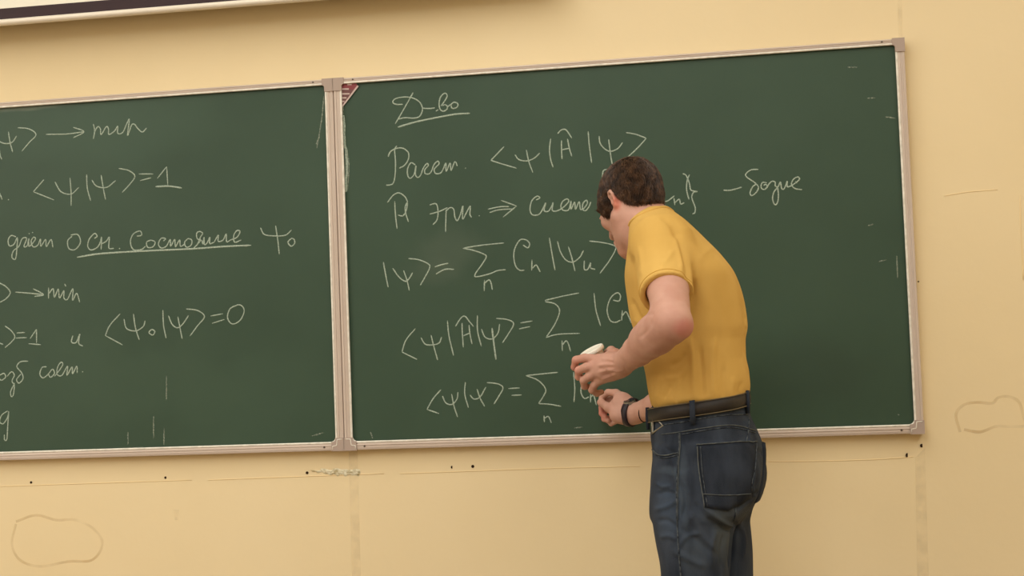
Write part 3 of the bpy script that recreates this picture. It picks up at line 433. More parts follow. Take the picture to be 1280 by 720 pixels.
# red corner sticker on the right board
st_pts = [XZ(423.5, 103.6, .005), (XZ(444.6, 103, .005)), XZ(447.6, 107.8, .005), XZ(424.3, 137.6, .005)]
def flat(name, pts, y0, y1, m, parent, lab=None):
    n = len(pts); V = [(a, y1, b) for a, b in pts]+[(a, y0, b) for a, b in pts]
    return mesh_obj(name, V, [tuple(range(n-1, -1, -1))]+[(i, (i+1) % n, (i+1) % n+n, i+n) for i in range(n)], m, parent, False, lab)
stk = flat('corner_sticker', st_pts, .0079, .0046, m_stdark, gr, 'red and grey triangular corner sticker')
flat('red_band', [XZ(423.5, 103.6, .0045), XZ(444.4, 103, .0045), XZ(447.2, 107.8, .0045), XZ(443.0, 112.4, .0045), XZ(423.5, 109.6, .0045)], .0046, .0042, m_red, stk, 'red top of the sticker')
for (xa, xb, y) in ((434, 439.5, 105.8), (424, 436, 111.5), (424, 437, 117.5), (424, 433, 122.5), (424, 430.5, 127), (424, 427.5, 131)):
    flat('stripe', [XZ(xa, y-1, .004), XZ(xb, y-1.2, .004), XZ(xb, y+.6, .004), XZ(xa, y+.8, .004)], .0046, .0040, m_stline, stk, 'pale stripe')
flat('sticker_edge', [XZ(446.6, 106.6, .004), XZ(448.4, 107.8, .004), XZ(424.4, 139, .004), XZ(423.6, 137.2, .004)], .0046, .004, m_stline, stk)

# ------------------------------------------------------------------ projection screen
SY = -.065
zb = P(200, 12.5, SY).z
sx0, sx1 = -1.75, .62
g = empty('projection_screen', ((sx0+sx1)/2, SY, zb), 'white projection screen with black border hanging over the left board', 'screen')
hb = P(0, 21, SY).z-P(0, 29, SY).z; hk = P(0, 7.5, SY).z-P(0, 21, SY).z
bm = bmesh.new()
bmesh.ops.create_cone(bm, cap_ends=True, segments=24, radius1=1, radius2=1, depth=sx1-sx0+.04, matrix=Matrix.Translation(((sx0+sx1)/2, SY, zb)) @ Matrix.Diagonal((1, .012, hb/2, 1)) @ Matrix.Rotation(math.pi/2, 4, 'Y'))
bm_obj('bottom_bar', bm, m_sbar, g, True, 'white weighted bottom bar')
for s in (sx0-.03, sx1+.02):
    bm = bmesh.new(); bmesh.ops.create_uvsphere(bm, u_segments=12, v_segments=8, radius=.014, matrix=Matrix.Translation((s, SY, zb)))
    bm_obj('bar_end_cap', bm, m_sborder, g, True)
box('black_border', (sx0, SY-.0012, zb+hb*.45), (sx1, SY+.0012, zb+hb/2+hk), m_sborder, g, 0, 'black lower border')
box('screen_fabric', (sx0+.05, SY-.001, zb+hb/2+hk), (sx1-.05, SY+.001, 3.0), m_screen, g)
box('side_border', (sx0, SY-.0012, zb+hb/2+hk), (sx0+.05, SY+.0012, 3.0), m_sborder, g); box('side_border', (sx1-.05, SY-.0012, zb+hb/2+hk), (sx1, SY+.0012, 3.0), m_sborder, g)
box('roller_case', (sx0-.08, SY-.05, 3.0), (sx1+.08, SY+.05, 3.1), m_sbar, g, .01)
for s in (sx0+.1, sx1-.1): box('ceiling_hanger', (s-.012, SY-.012, 3.1), (s+.012, SY+.012, 3.299), m_sbar, g)
# ------------------------------------------------------------------ distance-field modelling kit (for cloth, skin and hair)
class Field:
    def __init__(s, lo, hi, h):
        s.h = h; s.lo = np.array(lo, float); s.n = [int(math.ceil((hi[i]-lo[i])/h))+1 for i in range(3)]
        s.F = np.full(s.n, .05, np.float32)
    def sub(s, a, b, m):
        i0 = [max(0, int((a[i]-m-s.lo[i])/s.h)) for i in range(3)]; i1 = [min(s.n[i], int((b[i]+m-s.lo[i])/s.h)+2) for i in range(3)]
        if any(i1[i] <= i0[i] for i in range(3)): return None, None
        sl = tuple(slice(i0[i], i1[i]) for i in range(3))
        g = [(s.lo[i]+s.h*np.arange(i0[i], i1[i])).astype(np.float32) for i in range(3)]
        return sl, (g[0][:, None, None], g[1][None, :, None], g[2][None, None, :])
    def put(s, sl, d, k, mode='u'):
        A = s.F[sl]
        if mode == 'd': A = -A                      # subtract: -smin(-A, d)
        if k > 0:
            h = np.clip(.5+.5*(d-A)/k, 0, 1); r = d*(1-h)+A*h-k*h*(1-h)
        else: r = np.minimum(A, d)
        s.F[sl] = -r if mode == 'd' else r
    def cone(s, a, b, ra, rb, k=.006, mode='u'):     # round cone (capsule with two radii)
        a = np.array(a, float); b = np.array(b, float); m = max(ra, rb)
        sl, g = s.sub(np.minimum(a, b), np.maximum(a, b), m+k+.01)
        if sl is None: return
        ba = b-a; L2 = ba@ba+1e-12
        p = [g[i]-a[i] for i in range(3)]
        t = np.clip((p[0]*ba[0]+p[1]*ba[1]+p[2]*ba[2])/L2, 0, 1)
        d = np.sqrt((p[0]-t*ba[0])**2+(p[1]-t*ba[1])**2+(p[2]-t*ba[2])**2)-(ra+(rb-ra)*t)
        s.put(sl, d, k, mode)
    def chain(s, pts, rad, k=.006, mode='u'):
        for i in range(len(pts)-1): s.cone(pts[i], pts[i+1], rad[i], rad[i+1], k, mode)
    def ell(s, c, r, R=None, k=.008, mode='u'):      # ellipsoid, R = 3 axis vectors
        c = np.array(c, float); m = max(r); R = np.eye(3) if R is None else np.array(R, float)
        sl, g = s.sub(c, c, m+k+.01)
        if sl is None: return
        p = [g[i]-c[i] for i in range(3)]
        q = [(p[0]*R[i][0]+p[1]*R[i][1]+p[2]*R[i][2]) for i in range(3)]
        k0 = np.sqrt(sum((q[i]/r[i])**2 for i in range(3))); k1 = np.sqrt(sum((q[i]/r[i]**2)**2 for i in range(3)))
        s.put(sl, k0*(k0-1)/(k1+1e-9), k, mode)
    def slices(s, rows, k=.01, e=2.2, wave=None):    # rows: z, x0, x1, yc, ry (stack of level sections)
        rows = sorted(rows); A = np.array(rows, float)
        z0, z1 = A[0, 0], A[-1, 0]
        lo = (A[:, 1].min(), (A[:, 3]-A[:, 4]).min(), z0); hi = (A[:, 2].max(), (A[:, 3]+A[:, 4]).max(), z1)
        sl, g = s.sub(lo, hi, .03)
        if sl is None: return
        z = g[2][0, 0, :]; I = lambda c: pchip(A[:, 0], A[:, c], z)[None, None, :]
        cx = (I(1)+I(2))/2; rx = (I(2)-I(1))/2; cy = I(3); ry = I(4)
        q = (np.abs((g[0]-cx)/rx)**e+np.abs((g[1]-cy)/ry)**e)**(1/e)
        d = (q-1)*np.minimum(rx, ry)
        d = np.maximum(d, np.maximum(z0-g[2], g[2]-z1))
        s.put(sl, d.astype(np.float32), k)
    def mesh(s):
        F = s.F; ins = F < 0
        c = np.zeros([n-1 for n in s.n], np.uint8)
        for dx in (0, 1):
            for dy in (0, 1):
                for dz in (0, 1): c += ins[dx:s.n[0]-1+dx, dy:s.n[1]-1+dy, dz:s.n[2]-1+dz]
        act = (c > 0) & (c < 8); I = np.argwhere(act); idx = np.full(c.shape, -1, np.int32); idx[act] = np.arange(len(I))
        acc = np.zeros((len(I), 3)); cnt = np.zeros(len(I))
        cor = [(a, b, d) for a in (0, 1) for b in (0, 1) for d in (0, 1)]
        for a in cor:
            for ax in range(3):
                if a[ax]: continue
                b = list(a); b[ax] = 1
                fa = F[I[:, 0]+a[0], I[:, 1]+a[1], I[:, 2]+a[2]]; fb = F[I[:, 0]+b[0], I[:, 1]+b[1], I[:, 2]+b[2]]
                m = (fa < 0) != (fb < 0); t = np.where(m, fa/(fa-fb+1e-12), 0)
                p = np.tile(np.array(a, float), (len(I), 1)); p[:, ax] += t
                acc += p*m[:, None]; cnt += m
        V = s.lo+(I+acc/cnt[:, None])*s.h
        Q = []
        for ax in range(3):
            o = [i for i in range(3) if i != ax]
            sl0 = [slice(1, -1)]*3; sl1 = [slice(1, -1)]*3; sl0[ax] = slice(0, -1); sl1[ax] = slice(1, None)
            A = ins[tuple(sl0)]; B = ins[tuple(sl1)]
            for flip, msk in ((False, A & ~B), (True, B & ~A)):
                E = np.argwhere(msk); 
                for q in o: E[:, q] += 1
                def cell(d0, d1):
                    G = E.copy(); G[:, o[0]] -= d0; G[:, o[1]] -= d1
                    return idx[G[:, 0], G[:, 1], G[:, 2]]
                quad = np.stack([cell(1, 1), cell(0, 1), cell(0, 0), cell(1, 0)], 1)
                if (ax == 1) != flip: quad = quad[:, ::-1]
                Q.append(quad)
        return V, np.concatenate(Q)
def pchip(x, y, q):                                   # monotone cubic interpolation
    h = np.diff(x); d = np.diff(y)/h; m = np.zeros(len(x))
    m[0], m[-1] = d[0], d[-1]
    for i in range(1, len(x)-1):
        m[i] = 0 if d[i-1]*d[i] <= 0 else 2*d[i-1]*d[i]/(d[i-1]+d[i])
    i = np.clip(np.searchsorted(x, q)-1, 0, len(x)-2); t = np.clip((q-x[i])/h[i], 0, 1)
    return (y[i]*(1+2*t)*(1-t)**2+h[i]*m[i]*t*(1-t)**2+y[i+1]*t*t*(3-2*t)-h[i]*m[i+1]*t*t*(1-t))
def normals(V, Q):
    n = np.cross(V[Q[:, 2]]-V[Q[:, 0]], V[Q[:, 3]]-V[Q[:, 1]]); N = np.zeros_like(V)
    for k in range(4): np.add.at(N, Q[:, k], n)
    return N/(np.linalg.norm(N, axis=1)[:, None]+1e-12)
def relax(V, Q, it=2, lam=.5):
    e = np.concatenate([Q[:, [0, 1]], Q[:, [1, 2]], Q[:, [2, 3]], Q[:, [3, 0]]]); 
    for _ in range(it):
        A = np.zeros_like(V); c = np.zeros(len(V))
        np.add.at(A, e[:, 0], V[e[:, 1]]); np.add.at(A, e[:, 1], V[e[:, 0]]); np.add.at(c, e[:, 0], 1); np.add.at(c, e[:, 1], 1)
        V = V+lam*(A/c[:, None]-V)
    return V
def creases(V, N, items, facing=-.1):                 # folds: (polyline in space, amplitude, width); only on the side they lie on
    D = np.zeros(len(V))
    for pts, amp, wd in items:
        pts = [np.array(p) for p in smooth_path(pts, 5)]; best = np.full(len(V), 9.); tt = np.zeros(len(V)); n = len(pts)-1
        c = (np.array(pts).min(0)+np.array(pts).max(0))/2; R = max(np.linalg.norm(p-c) for p in pts)+.22
        sel = np.where((np.abs(V-c).max(1) < R))[0]; W = V[sel][:, [0, 2]]; b = np.full(len(sel), 9.); t0 = np.zeros(len(sel))
        for i in range(n):
            a = pts[i][[0, 2]]; d = pts[i+1][[0, 2]]-a; t = np.clip(((W-a)@d)/(d@d+1e-12), 0, 1)
            q = np.linalg.norm(W-a-t[:, None]*d, axis=1); u = q < b; b[u] = q[u]; t0[u] = (i+t[u])/n
        fade = np.clip(np.minimum(t0, 1-t0)*5+.12, 0, 1)
        D[sel] += np.where(N[sel, 1] < facing, 1, 0)*amp*np.exp(-(b/wd)**2)*fade
    return V+N*D[:, None]

# ------------------------------------------------------------------ the man: materials
m_skin = mat('skin', rgb(200, 156, 138), .6, .3, rgb(190, 143, 125), 22, .12, 260, sss=.06)
m_shirt = mat('mustard_knit', rgb(215, 175, 96), .85, .2, rgb(208, 167, 88), 9, .35, 900)
m_shirt_t = mat('mustard_thread', rgb(204, 160, 78), .85, .2)
m_denim = mat('dark_denim', rgb(34, 41, 52), .85, .2, rgb(60, 68, 80), 18, .5, 900, stretch=(1, 1, .35), detail=6)
m_denim2 = mat('pocket_denim', rgb(32, 38, 48), .85, .2, rgb(50, 57, 68), 22, .5, 900, stretch=(1, 1, .4), detail=6)
m_thread = mat('seam_thread', rgb(98, 102, 100), .8, .2, rgb(72, 78, 82), 90)
m_thread2 = mat('denim_ridge', rgb(30, 35, 44), .85, .2, rgb(92, 99, 104), 110)
m_belt = mat('belt_leather', rgb(38, 34, 32), .55, .35, rgb(48, 43, 38), 30, .2, 300)
m_bedge = mat('belt_edge', rgb(112, 100, 74), .6, .3)
m_metal = mat('buckle_metal', rgb(150, 148, 138), .35, .6, metal=.8)
m_hair = mat('brown_hair', rgb(66, 46, 30), .6, .35, rgb(44, 31, 22), 60)
m_hair2 = mat('brown_hair_strand', rgb(94, 68, 48), .5, .4, rgb(46, 32, 23), 60)
m_watch = mat('watch_strap', rgb(38, 28, 36), .5, .4)
m_glass = mat('watch_glass', rgb(20, 20, 24), .1, .7)
m_cord = mat('black_cord', rgb(40, 26, 24), .8, .2)
m_lip2 = mat('lip', rgb(176, 104, 92), .5, .4)
m_eyew = mat('eye_white', rgb(225, 220, 212), .2, .5)
m_iris = mat('iris', rgb(70, 60, 45), .2, .5)
m_brow = mat('eyebrow', rgb(70, 48, 32), .8, .2)
m_cup = mat('white_plastic', rgb(244, 240, 226), .4, .5)
m_shoe = mat('dark_shoe', rgb(40, 36, 34), .5, .4)
m_sole = mat('shoe_sole', rgb(190, 184, 172), .7, .3)
spots(m_skin, [(P(856, 411, -.88), (.035, .2, .03), rgb(200, 112, 104), .5, (60, .01)), (P(722, 460, -.5), (.035, .12, .05), rgb(212, 138, 124), .5, None),
               (P(770, 252, -.5), (.016, .08, .03), rgb(214, 116, 96), .6, None), (P(753, 515, -.02), (.03, .05, .04), rgb(208, 112, 98), .5, None)])
spots(m_denim, [(P(836, 590, -.7), (.05, .2, .012), rgb(76, 88, 100), .5, (30, .02)), (P(880, 560, -.7), (.08, .2, .02), rgb(66, 74, 86), .35, (30, .02)), (P(928, 640, -.6), (.03, .2, .03), rgb(74, 82, 90), .4, (30, .02)), (P(850, 610, -.7), (.02, .2, .16), rgb(78, 90, 102), .4, (30, .03)), (P(832, 640, -.7), (.04, .2, .10), rgb(70, 84, 102), .5, (20, .04)),
                (P(905, 680, -.7), (.035, .2, .09), rgb(84, 90, 88), .5, (20, .03)), (P(865, 700, -.7), (.05, .2, .08), rgb(72, 82, 92), .4, (20, .03)), (P(900, 645, -.7), (.05, .2, .025), rgb(78, 84, 84), .4, (25, .02))])

YC = -.48
man = empty('person', (P(885, 900, YC).x, YC, 0), 'man in mustard t-shirt and dark jeans, back turned, bending to write on the chalkboard', 'person')
def rows_px(L, Y=YC):
    out = []
    for r in L:
        py, a, b, yc, ry = r
        p, q = P(a, py, yc), P(b, py, yc); out.append(((p.z+q.z)/2, p.x, q.x, yc, ry))
    return out

# ---- t-shirt
S_L = P(826, 304, -.605); E_L = P(841, 403, -.825); W_L = P(776, 456, -.60)
S_R = P(842, 326, -.35); E_R = P(872, 488, -.268); W_R = P(795, 517, -.105)
torso_rows = rows_px([(260, 808, 831, -.455, .050), (265, 799, 842, -.457, .072), (274, 790, 853, -.46, .110), (286, 787, 867, -.465, .150), (300, 787, 881, -.47, .180), (322, 784, 902, -.475, .192),
    (345, 782, 919, -.48, .19), (372, 785, 929, -.48, .178), (392, 788, 933, -.48, .170), (410, 793, 935, -.48, .164), (428, 798, 932.5, -.48, .158), (447, 803, 933, -.48, .155), (466, 807.5, 936.5, -.48, .153), (482, 810, 938, -.48, .155), (496, 813, 936, -.48, .157), (505, 815.5, 927, -.48, .143), (522, 824, 918, -.48, .125)])
fs = Field((.62, -.93, .98), (1.28, -.12, 1.55), .0032)
H_L = S_L.lerp(E_L, .63)+Vector((-.003, 0, -.006))
fs.cone(S_L+Vector((0, .0, -.004)), H_L, .064, .0565, .035)
H_R = S_R.lerp(E_R, .55); fs.cone(S_R, H_R, .066, .058, .03)
# hollow the cuffs and cut them square to the arm
for S, E, H, ra in ((S_L, E_L, H_L, .0522), (S_R, E_R, H_R, .052)):
    ax = (E-S).normalized()
    a, b = np.array(H-ax*.002), np.array(H+ax*.12); sl, g = fs.sub(np.minimum(a, b), np.maximum(a, b), .075)
    p = [g[i]-a[i] for i in range(3)]; axn = np.array(ax)
    t = p[0]*axn[0]+p[1]*axn[1]+p[2]*axn[2]
    d = np.sqrt(np.maximum(p[0]**2+p[1]**2+p[2]**2-t*t, 0))
    slab = np.maximum(d-.078, -t)                      # beyond the hem plane, around the arm
    fs.F[sl] = np.maximum(fs.F[sl], -slab)
    fs.cone(H-ax*.035, H+ax*.1, ra-.010, ra, 0, 'd')
fs.slices(torso_rows, .012, 2.25)
fs.cone(P(827, 300, -.52), S_L, .061, .064, .02)
V, Q = fs.mesh(); V = relax(V, Q, 2); N = normals(V, Q)
SY2 = -.62
cr_s = [([P(*q, SY2) for q in pts], a, wd) for pts, a, wd in (
    ([(840, 282), (849, 300), (857, 322), (864, 345), (868, 380)], -.006, .007), ([(850, 276), (862, 300), (870, 330), (873, 370)], .005, .012),
    ([(846, 296), (853, 322), (858, 346)], .005, .006), ([(826, 272), (842, 284), (852, 300)], -.003, .007),
    ([(862, 420), (866, 450), (868, 500)], .0055, .006), ([(875, 430), (878, 465), (880, 505)], -.005, .006), ([(893, 420), (890, 460), (893, 505)], .0048, .007),
    ([(906, 455), (904, 480), (908, 502)], -.003, .006), ([(917, 470), (914, 488), (916, 498)], .003, .006), ([(928, 476), (923, 490), (926, 496)], -.0025, .005),
    ([(850, 470), (846, 490), (850, 510)], .0035, .005), ([(838, 480), (830, 500)], -.003, .005), ([(826, 470), (820, 500)], .003, .006),
    ([(925, 370), (931, 395), (931, 425), (928, 450)], -.004, .005), ([(880, 350), (884, 400), (880, 440)], .0025, .016), ([(905, 340), (912, 380), (910, 430)], -.002, .014),
    ([(790, 318), (796, 340), (800, 362)], -.003, .005), ([(800, 310), (806, 330), (808, 350)], .0025, .006), ([(786, 372), (796, 392), (806, 408)], -.004, .006), ([(790, 396), (800, 410), (806, 424)], .003, .006),
    ([(846, 316), (838, 330), (832, 338)], .002, .006), ([(900, 300), (884, 312), (872, 330)], .0015, .009), ([(858, 440), (850, 452), (836, 458)], -.003, .006), ([(862, 455), (850, 470), (830, 474)], .0025, .006))]
V = creases(V, N, cr_s)
# broad cloth irregularity, and gathers just above the belt all round
ang = np.arctan2(V[:, 1]-YC, V[:, 0]-P(872, 480, YC).x)
zb_ = P(872, 512, YC).z
D = .0010*np.sin(ang*17+3*np.sin(V[:, 2]*25))*np.exp(-((V[:, 2]-zb_)/.05)**2)
D += .0014*np.array([noise.noise(Vector((v[0]*16, v[1]*16, v[2]*9))) for v in V])
V = V+N*D[:, None]
shirt = mesh_obj('t_shirt', V, Q, m_shirt, man, True, 'mustard yellow short sleeved t-shirt')
bvh_s = BVHTree.FromPolygons([tuple(v) for v in V], [tuple(q) for q in Q])
def ring_on(bvh, c, ax, R0, off, n=72, arc=(0, 1), skip=None):
    ax = Vector(ax).normalized(); a = ax.orthogonal().normalized(); b = ax.cross(a); out = []
    for i in range(n):
        th = 2*math.pi*(arc[0]+(arc[1]-arc[0])*i/n); d = a*math.cos(th)+b*math.sin(th)
        h = bvh.ray_cast(c+d*R0, -d, R0)
        if h[0]: out.append(h[0]+d*off)
    return out
axl = (E_L-S_L).normalized()
pts = ring_on(bvh_s, H_L-axl*.012, axl, .10, .0002)
pts = [p for p in pts if (p-(H_L-axl*.012)).length < .075]
tube('hem_stitch', pts, .0011, m_shirt_t, shirt, 5, True)
nb = P(812, 268.5, -.455); nax = Vector((-.42, .12, .9)).normalized()
pts = ring_on(bvh_s, P(816, 274, -.457), nax, .14, -.001, 60)
tube('neckband', pts, .0045, m_shirt, shirt, 8, True, 'ribbed neckband')

# ---- jeans
jr = [(497, 822, 926, YC, .135), (506, 816, 935, YC, .150), (520, 815, 938, YC, .155), (540, 813.5, 947, YC, .160), (560, 815.5, 953, YC, .168), (590, 815, 953, YC, .172), (618, 813.5, 949, YC, .170), (642, 814, 935, YC, .165), (655, 830, 925, YC, .10)]
near = [(560, 822, 930, -.565, .07), (600, 815, 936, -.57, .085), (640, 813.5, 930, -.572, .092), (655, 816, 918, -.572, .090), (680, 820.5, 915, -.573, .086), (720, 826, 912, -.573, .082), (780, 831, 908, -.573, .074), (840, 832, 900, -.573, .066), (920, 840, 902, -.573, .062), (1000, 848, 904, -.573, .058), (1052, 846, 908, -.573, .062)]
far = [(560, 835, 940, -.40, .07), (600, 838, 950, -.40, .085), (640, 846, 941, -.395, .088), (655, 850, 938, -.393, .086), (690, 856, 940.5, -.39, .083), (720, 860, 941.5, -.39, .080), (780, 866, 940, -.39, .073), (840, 868, 934, -.39, .066), (920, 872, 932, -.39, .062), (1000, 876, 932, -.39, .058), (1052, 874, 934, -.39, .062)]
fj = Field((.60, -.74, .055), (1.30, -.22, 1.09), .0030)
fj.slices(rows_px(jr), .0, 2.2)
fj.slices(rows_px(near), .022, 2.1); fj.slices(rows_px(far), .022, 2.1)
fj.ell(P(908, 592, -.57), (.074, .076, .080), None, .02); fj.ell(P(915, 590, -.40), (.068, .070, .080), None, .02)
fj.F = np.where(np.isfinite(fj.F), fj.F, .05)
V, Q = fj.mesh(); V = relax(V, Q, 2); N = normals(V, Q)
cj = [([P(*q, -.68) for q in pts], a, wd) for pts, a, wd in (
    ([(880, 636), (895, 648), (908, 658), (918, 664)], 0.0057, 0.0047), ([(884, 648), (900, 660), (914, 672)], -0.0057, 0.0047), ([(920, 640), (934, 630), (948, 618)], -0.0057, 0.0047),
    ([(868, 628), (880, 645), (900, 668)], -0.0046, 0.0047), ([(862, 640), (872, 662), (892, 690)], 0.0046, 0.0062), ([(918, 655), (914, 680), (911, 720)], -0.0069, 0.0047),
    ([(816, 606), (826, 611), (838, 608)], 0.0040, 0.0035), ([(817, 622), (830, 617), (846, 620)], -0.0046, 0.0047), ([(815, 641), (834, 634), (847, 625)], 0.0046, 0.0055), ([(818, 655), (832, 653), (847, 662)], -0.0040, 0.0055),
    ([(822, 676), (834, 672), (846, 676)], 0.0034, 0.0055), ([(838, 572), (843, 592), (841, 612)], 0.0034, 0.0047), ([(849, 600), (856, 625), (852, 650)], -0.0046, 0.0039), ([(848, 686), (858, 672), (876, 668)], 0.0040, 0.0047), ([(866, 640), (858, 660), (862, 700)], 0.0034, 0.0078), ([(896, 660), (888, 690), (890, 715)], 0.0046, 0.0062), ([(905, 668), (900, 695), (903, 718)], -0.0034, 0.0047), ([(858, 560), (862, 600), (860, 640)], 0.0034, 0.0078), ([(826, 560), (836, 566), (846, 570)], -0.0034, 0.0039),
    ([(945, 590), (940, 610), (944, 628)], 0.0046, 0.0031), ([(930, 556), (950, 570), (956, 585)], -0.0034, 0.0031), ([(838, 690), (860, 700), (884, 712)], 0.0046, 0.0078), ([(848, 660), (870, 676), (898, 700)], -0.0034, 0.0062),
    ([(921, 668), (928, 690), (926, 718)], 0.0046, 0.0047), ([(918, 600), (921, 622), (919, 645)], -0.0069, 0.0047), ([(934, 530), (936, 545), (935, 560)], 0.0023, 0.0039),
    ([(834, 800), (860, 812), (896, 806)], -0.0046, 0.0078), ([(834, 830), (866, 838), (898, 828)], 0.0046, 0.0078), ([(845, 1000), (870, 1010), (902, 1004)], -0.0057, 0.0078))]
V = creases(V, N, cj)
V = V+N*(.0026*np.array([noise.noise(Vector((v[0]*22, v[1]*22, v[2]*14))) for v in V]))[:, None]
jeans = mesh_obj('jeans', V, Q, m_denim, man, True, 'dark blue grey denim jeans')
bvh_j = BVHTree.FromPolygons([tuple(v) for v in V], [tuple(q) for q in Q])
def hit(px, py, off=0.0, bvh=None):                   # point on the near cloth surface along the horizontal into the room
    q = P(px, py, -1.2); d = (P(px, py, -.2)-q).normalized(); r = (bvh or bvh_j).ray_cast(q, d)
    return (r[0]+r[1]*off*(1 if r[1].y < 0 else -1)) if r[0] else None
def stitch(name, pts, rad, m, parent, off=.0012, label=None, bvh=None):
    out = [hit(*q, off, bvh) for q in [(v.x, v.z) for v in smooth_path([(a, 0, b) for a, b in pts], 8)]]
    out = [o for o in out if o]
    if len(out) > 2: return tube(name, out, rad, m, parent, 5, False, label)
def sheet(name, quad, nu, nv, m, parent, th=.004, label=None, shape=None):  # cloth patch laid on the near surface: quad = TL, TR, BR, BL
    G = []; bm = bmesh.new()
    for j in range(nv+1):
        for i in range(nu+1):
            u, v = i/nu, j/nv; tl, tr, br, bl = quad
            x = (tl[0]*(1-u)+tr[0]*u)*(1-v)+(bl[0]*(1-u)+br[0]*u)*v; y = (tl[1]*(1-u)+tr[1]*u)*(1-v)+(bl[1]*(1-u)+br[1]*u)*v
            if shape: x, y = shape(u, v, x, y)
            e = min(u, 1-u)*nu; e2 = min(v, 1-v)*nv
            p = hit(x, y, th if (e > .5 and e2 > .5) else th*.85); G.append(bm.verts.new(p) if p else None)
    base = []
    for j in range(nv):
        for i in range(nu):
            q = [G[j*(nu+1)+i], G[(j+1)*(nu+1)+i], G[(j+1)*(nu+1)+i+1], G[j*(nu+1)+i+1]]
            if all(q): bm.faces.new(q)
    ex = bmesh.ops.extrude_edge_only(bm, edges=[e for e in bm.edges if e.is_boundary])
    for v in [g for g in ex['geom'] if isinstance(g, bmesh.types.BMVert)]: v.co.y += th*1.6
    for v in [v for v in bm.verts if not v.link_faces]: bm.verts.remove(v)
    return bm_obj(name, bm, m, parent, True, label)
pk_shape = lambda u, v, x, y: (x, y + (10*(1-abs(2*u-1)) if v > .99 else 0)*1.0 if v > .99 else y + 10*(1-abs(2*u-1))*v*v)
pocket = sheet('back_pocket', [(871, 557), (944, 552.5), (938, 622), (881, 634)], 14, 14, m_denim2, jeans, .0045, 'left back pocket', pk_shape)
stitch('pocket_stitch', [(870.7, 556.7), (895, 555), (920, 553.6), (944, 552.5)], .0013, m_thread, jeans, .0058)
stitch('pocket_stitch', [(872, 558.5), (874, 590), (881, 636)], .0012, m_thread, jeans, .0058)
stitch('pocket_stitch', [(876, 558.5), (878, 590), (884, 634)], .0009, m_thread2, jeans, .0058)
stitch('pocket_stitch', [(878, 617.5), (905, 618.5), (936, 616)], .0010, m_thread, jeans, .0058)
stitch('pocket_stitch', [(943, 554), (942, 580), (938, 612)], .0010, m_thread2, jeans, .0058)
# right back pocket, seen edge-on where it stands off the far buttock
bm = bmesh.new(); pr = []
for j in range(10):
    for i in range(7):
        z = P(950, 554+74*j/9, YC).z; y = -.50+.12*i/6
        r = bvh_j.ray_cast(Vector((1.6, y, z)), Vector((-1, 0, 0)))
        pr.append(bm.verts.new(r[0]+Vector((.007 if 0 < i < 6 else .0035, 0, 0))))
for j in range(9):
    for i in range(6): bm.faces.new([pr[j*7+i], pr[(j+1)*7+i], pr[(j+1)*7+i+1], pr[j*7+i+1]])
ex = bmesh.ops.extrude_edge_only(bm, edges=[e for e in bm.edges if e.is_boundary])
for v in [g_ for g_ in ex['geom'] if isinstance(g_, bmesh.types.BMVert)]: v.co.x -= .010
bmesh.ops.recalc_face_normals(bm, faces=bm.faces[:])
bm_obj('back_pocket', bm, m_denim2, jeans, True, 'right back pocket seen edge-on')
# seams, yoke, front pocket
stitch('side_seam', [(849, 541), (849, 560), (847, 585), (846, 610), (846, 640), (848, 680), (851, 718), (853, 740)], .0016, m_thread2, jeans, .001)
stitch('side_seam_stitch', [(850.5, 541), (850.5, 560), (848.5, 585), (847.5, 618), (847.5, 650)], .0009, m_thread, jeans, .002)
stitch('yoke_seam', [(827, 543), (850, 540), (880, 535), (915, 531.5), (944, 538)], .0012, m_thread, jeans, .001)
stitch('yoke_seam', [(852, 543), (880, 538), (915, 534.5), (944, 541)], .0010, m_thread2, jeans, .001)
stitch('pocket_mouth', [(816, 562), (824, 568.5), (836, 569), (848, 566)], .0015, m_thread, jeans, .002, 'curved front pocket mouth')
stitch('pocket_mouth', [(817, 565), (825, 571.5), (836, 572), (848, 569)], .0009, m_thread2, jeans, .002)
stitch('waist_seam', [(826, 531), (845, 529), (872, 524), (905, 519), (934, 518)], .0011, m_thread2, jeans, .001)
stitch('seat_seam', [(936, 522), (934, 545), (925, 580), (921, 610), (919, 640), (917, 652)], .0012, m_thread2, jeans, .001)
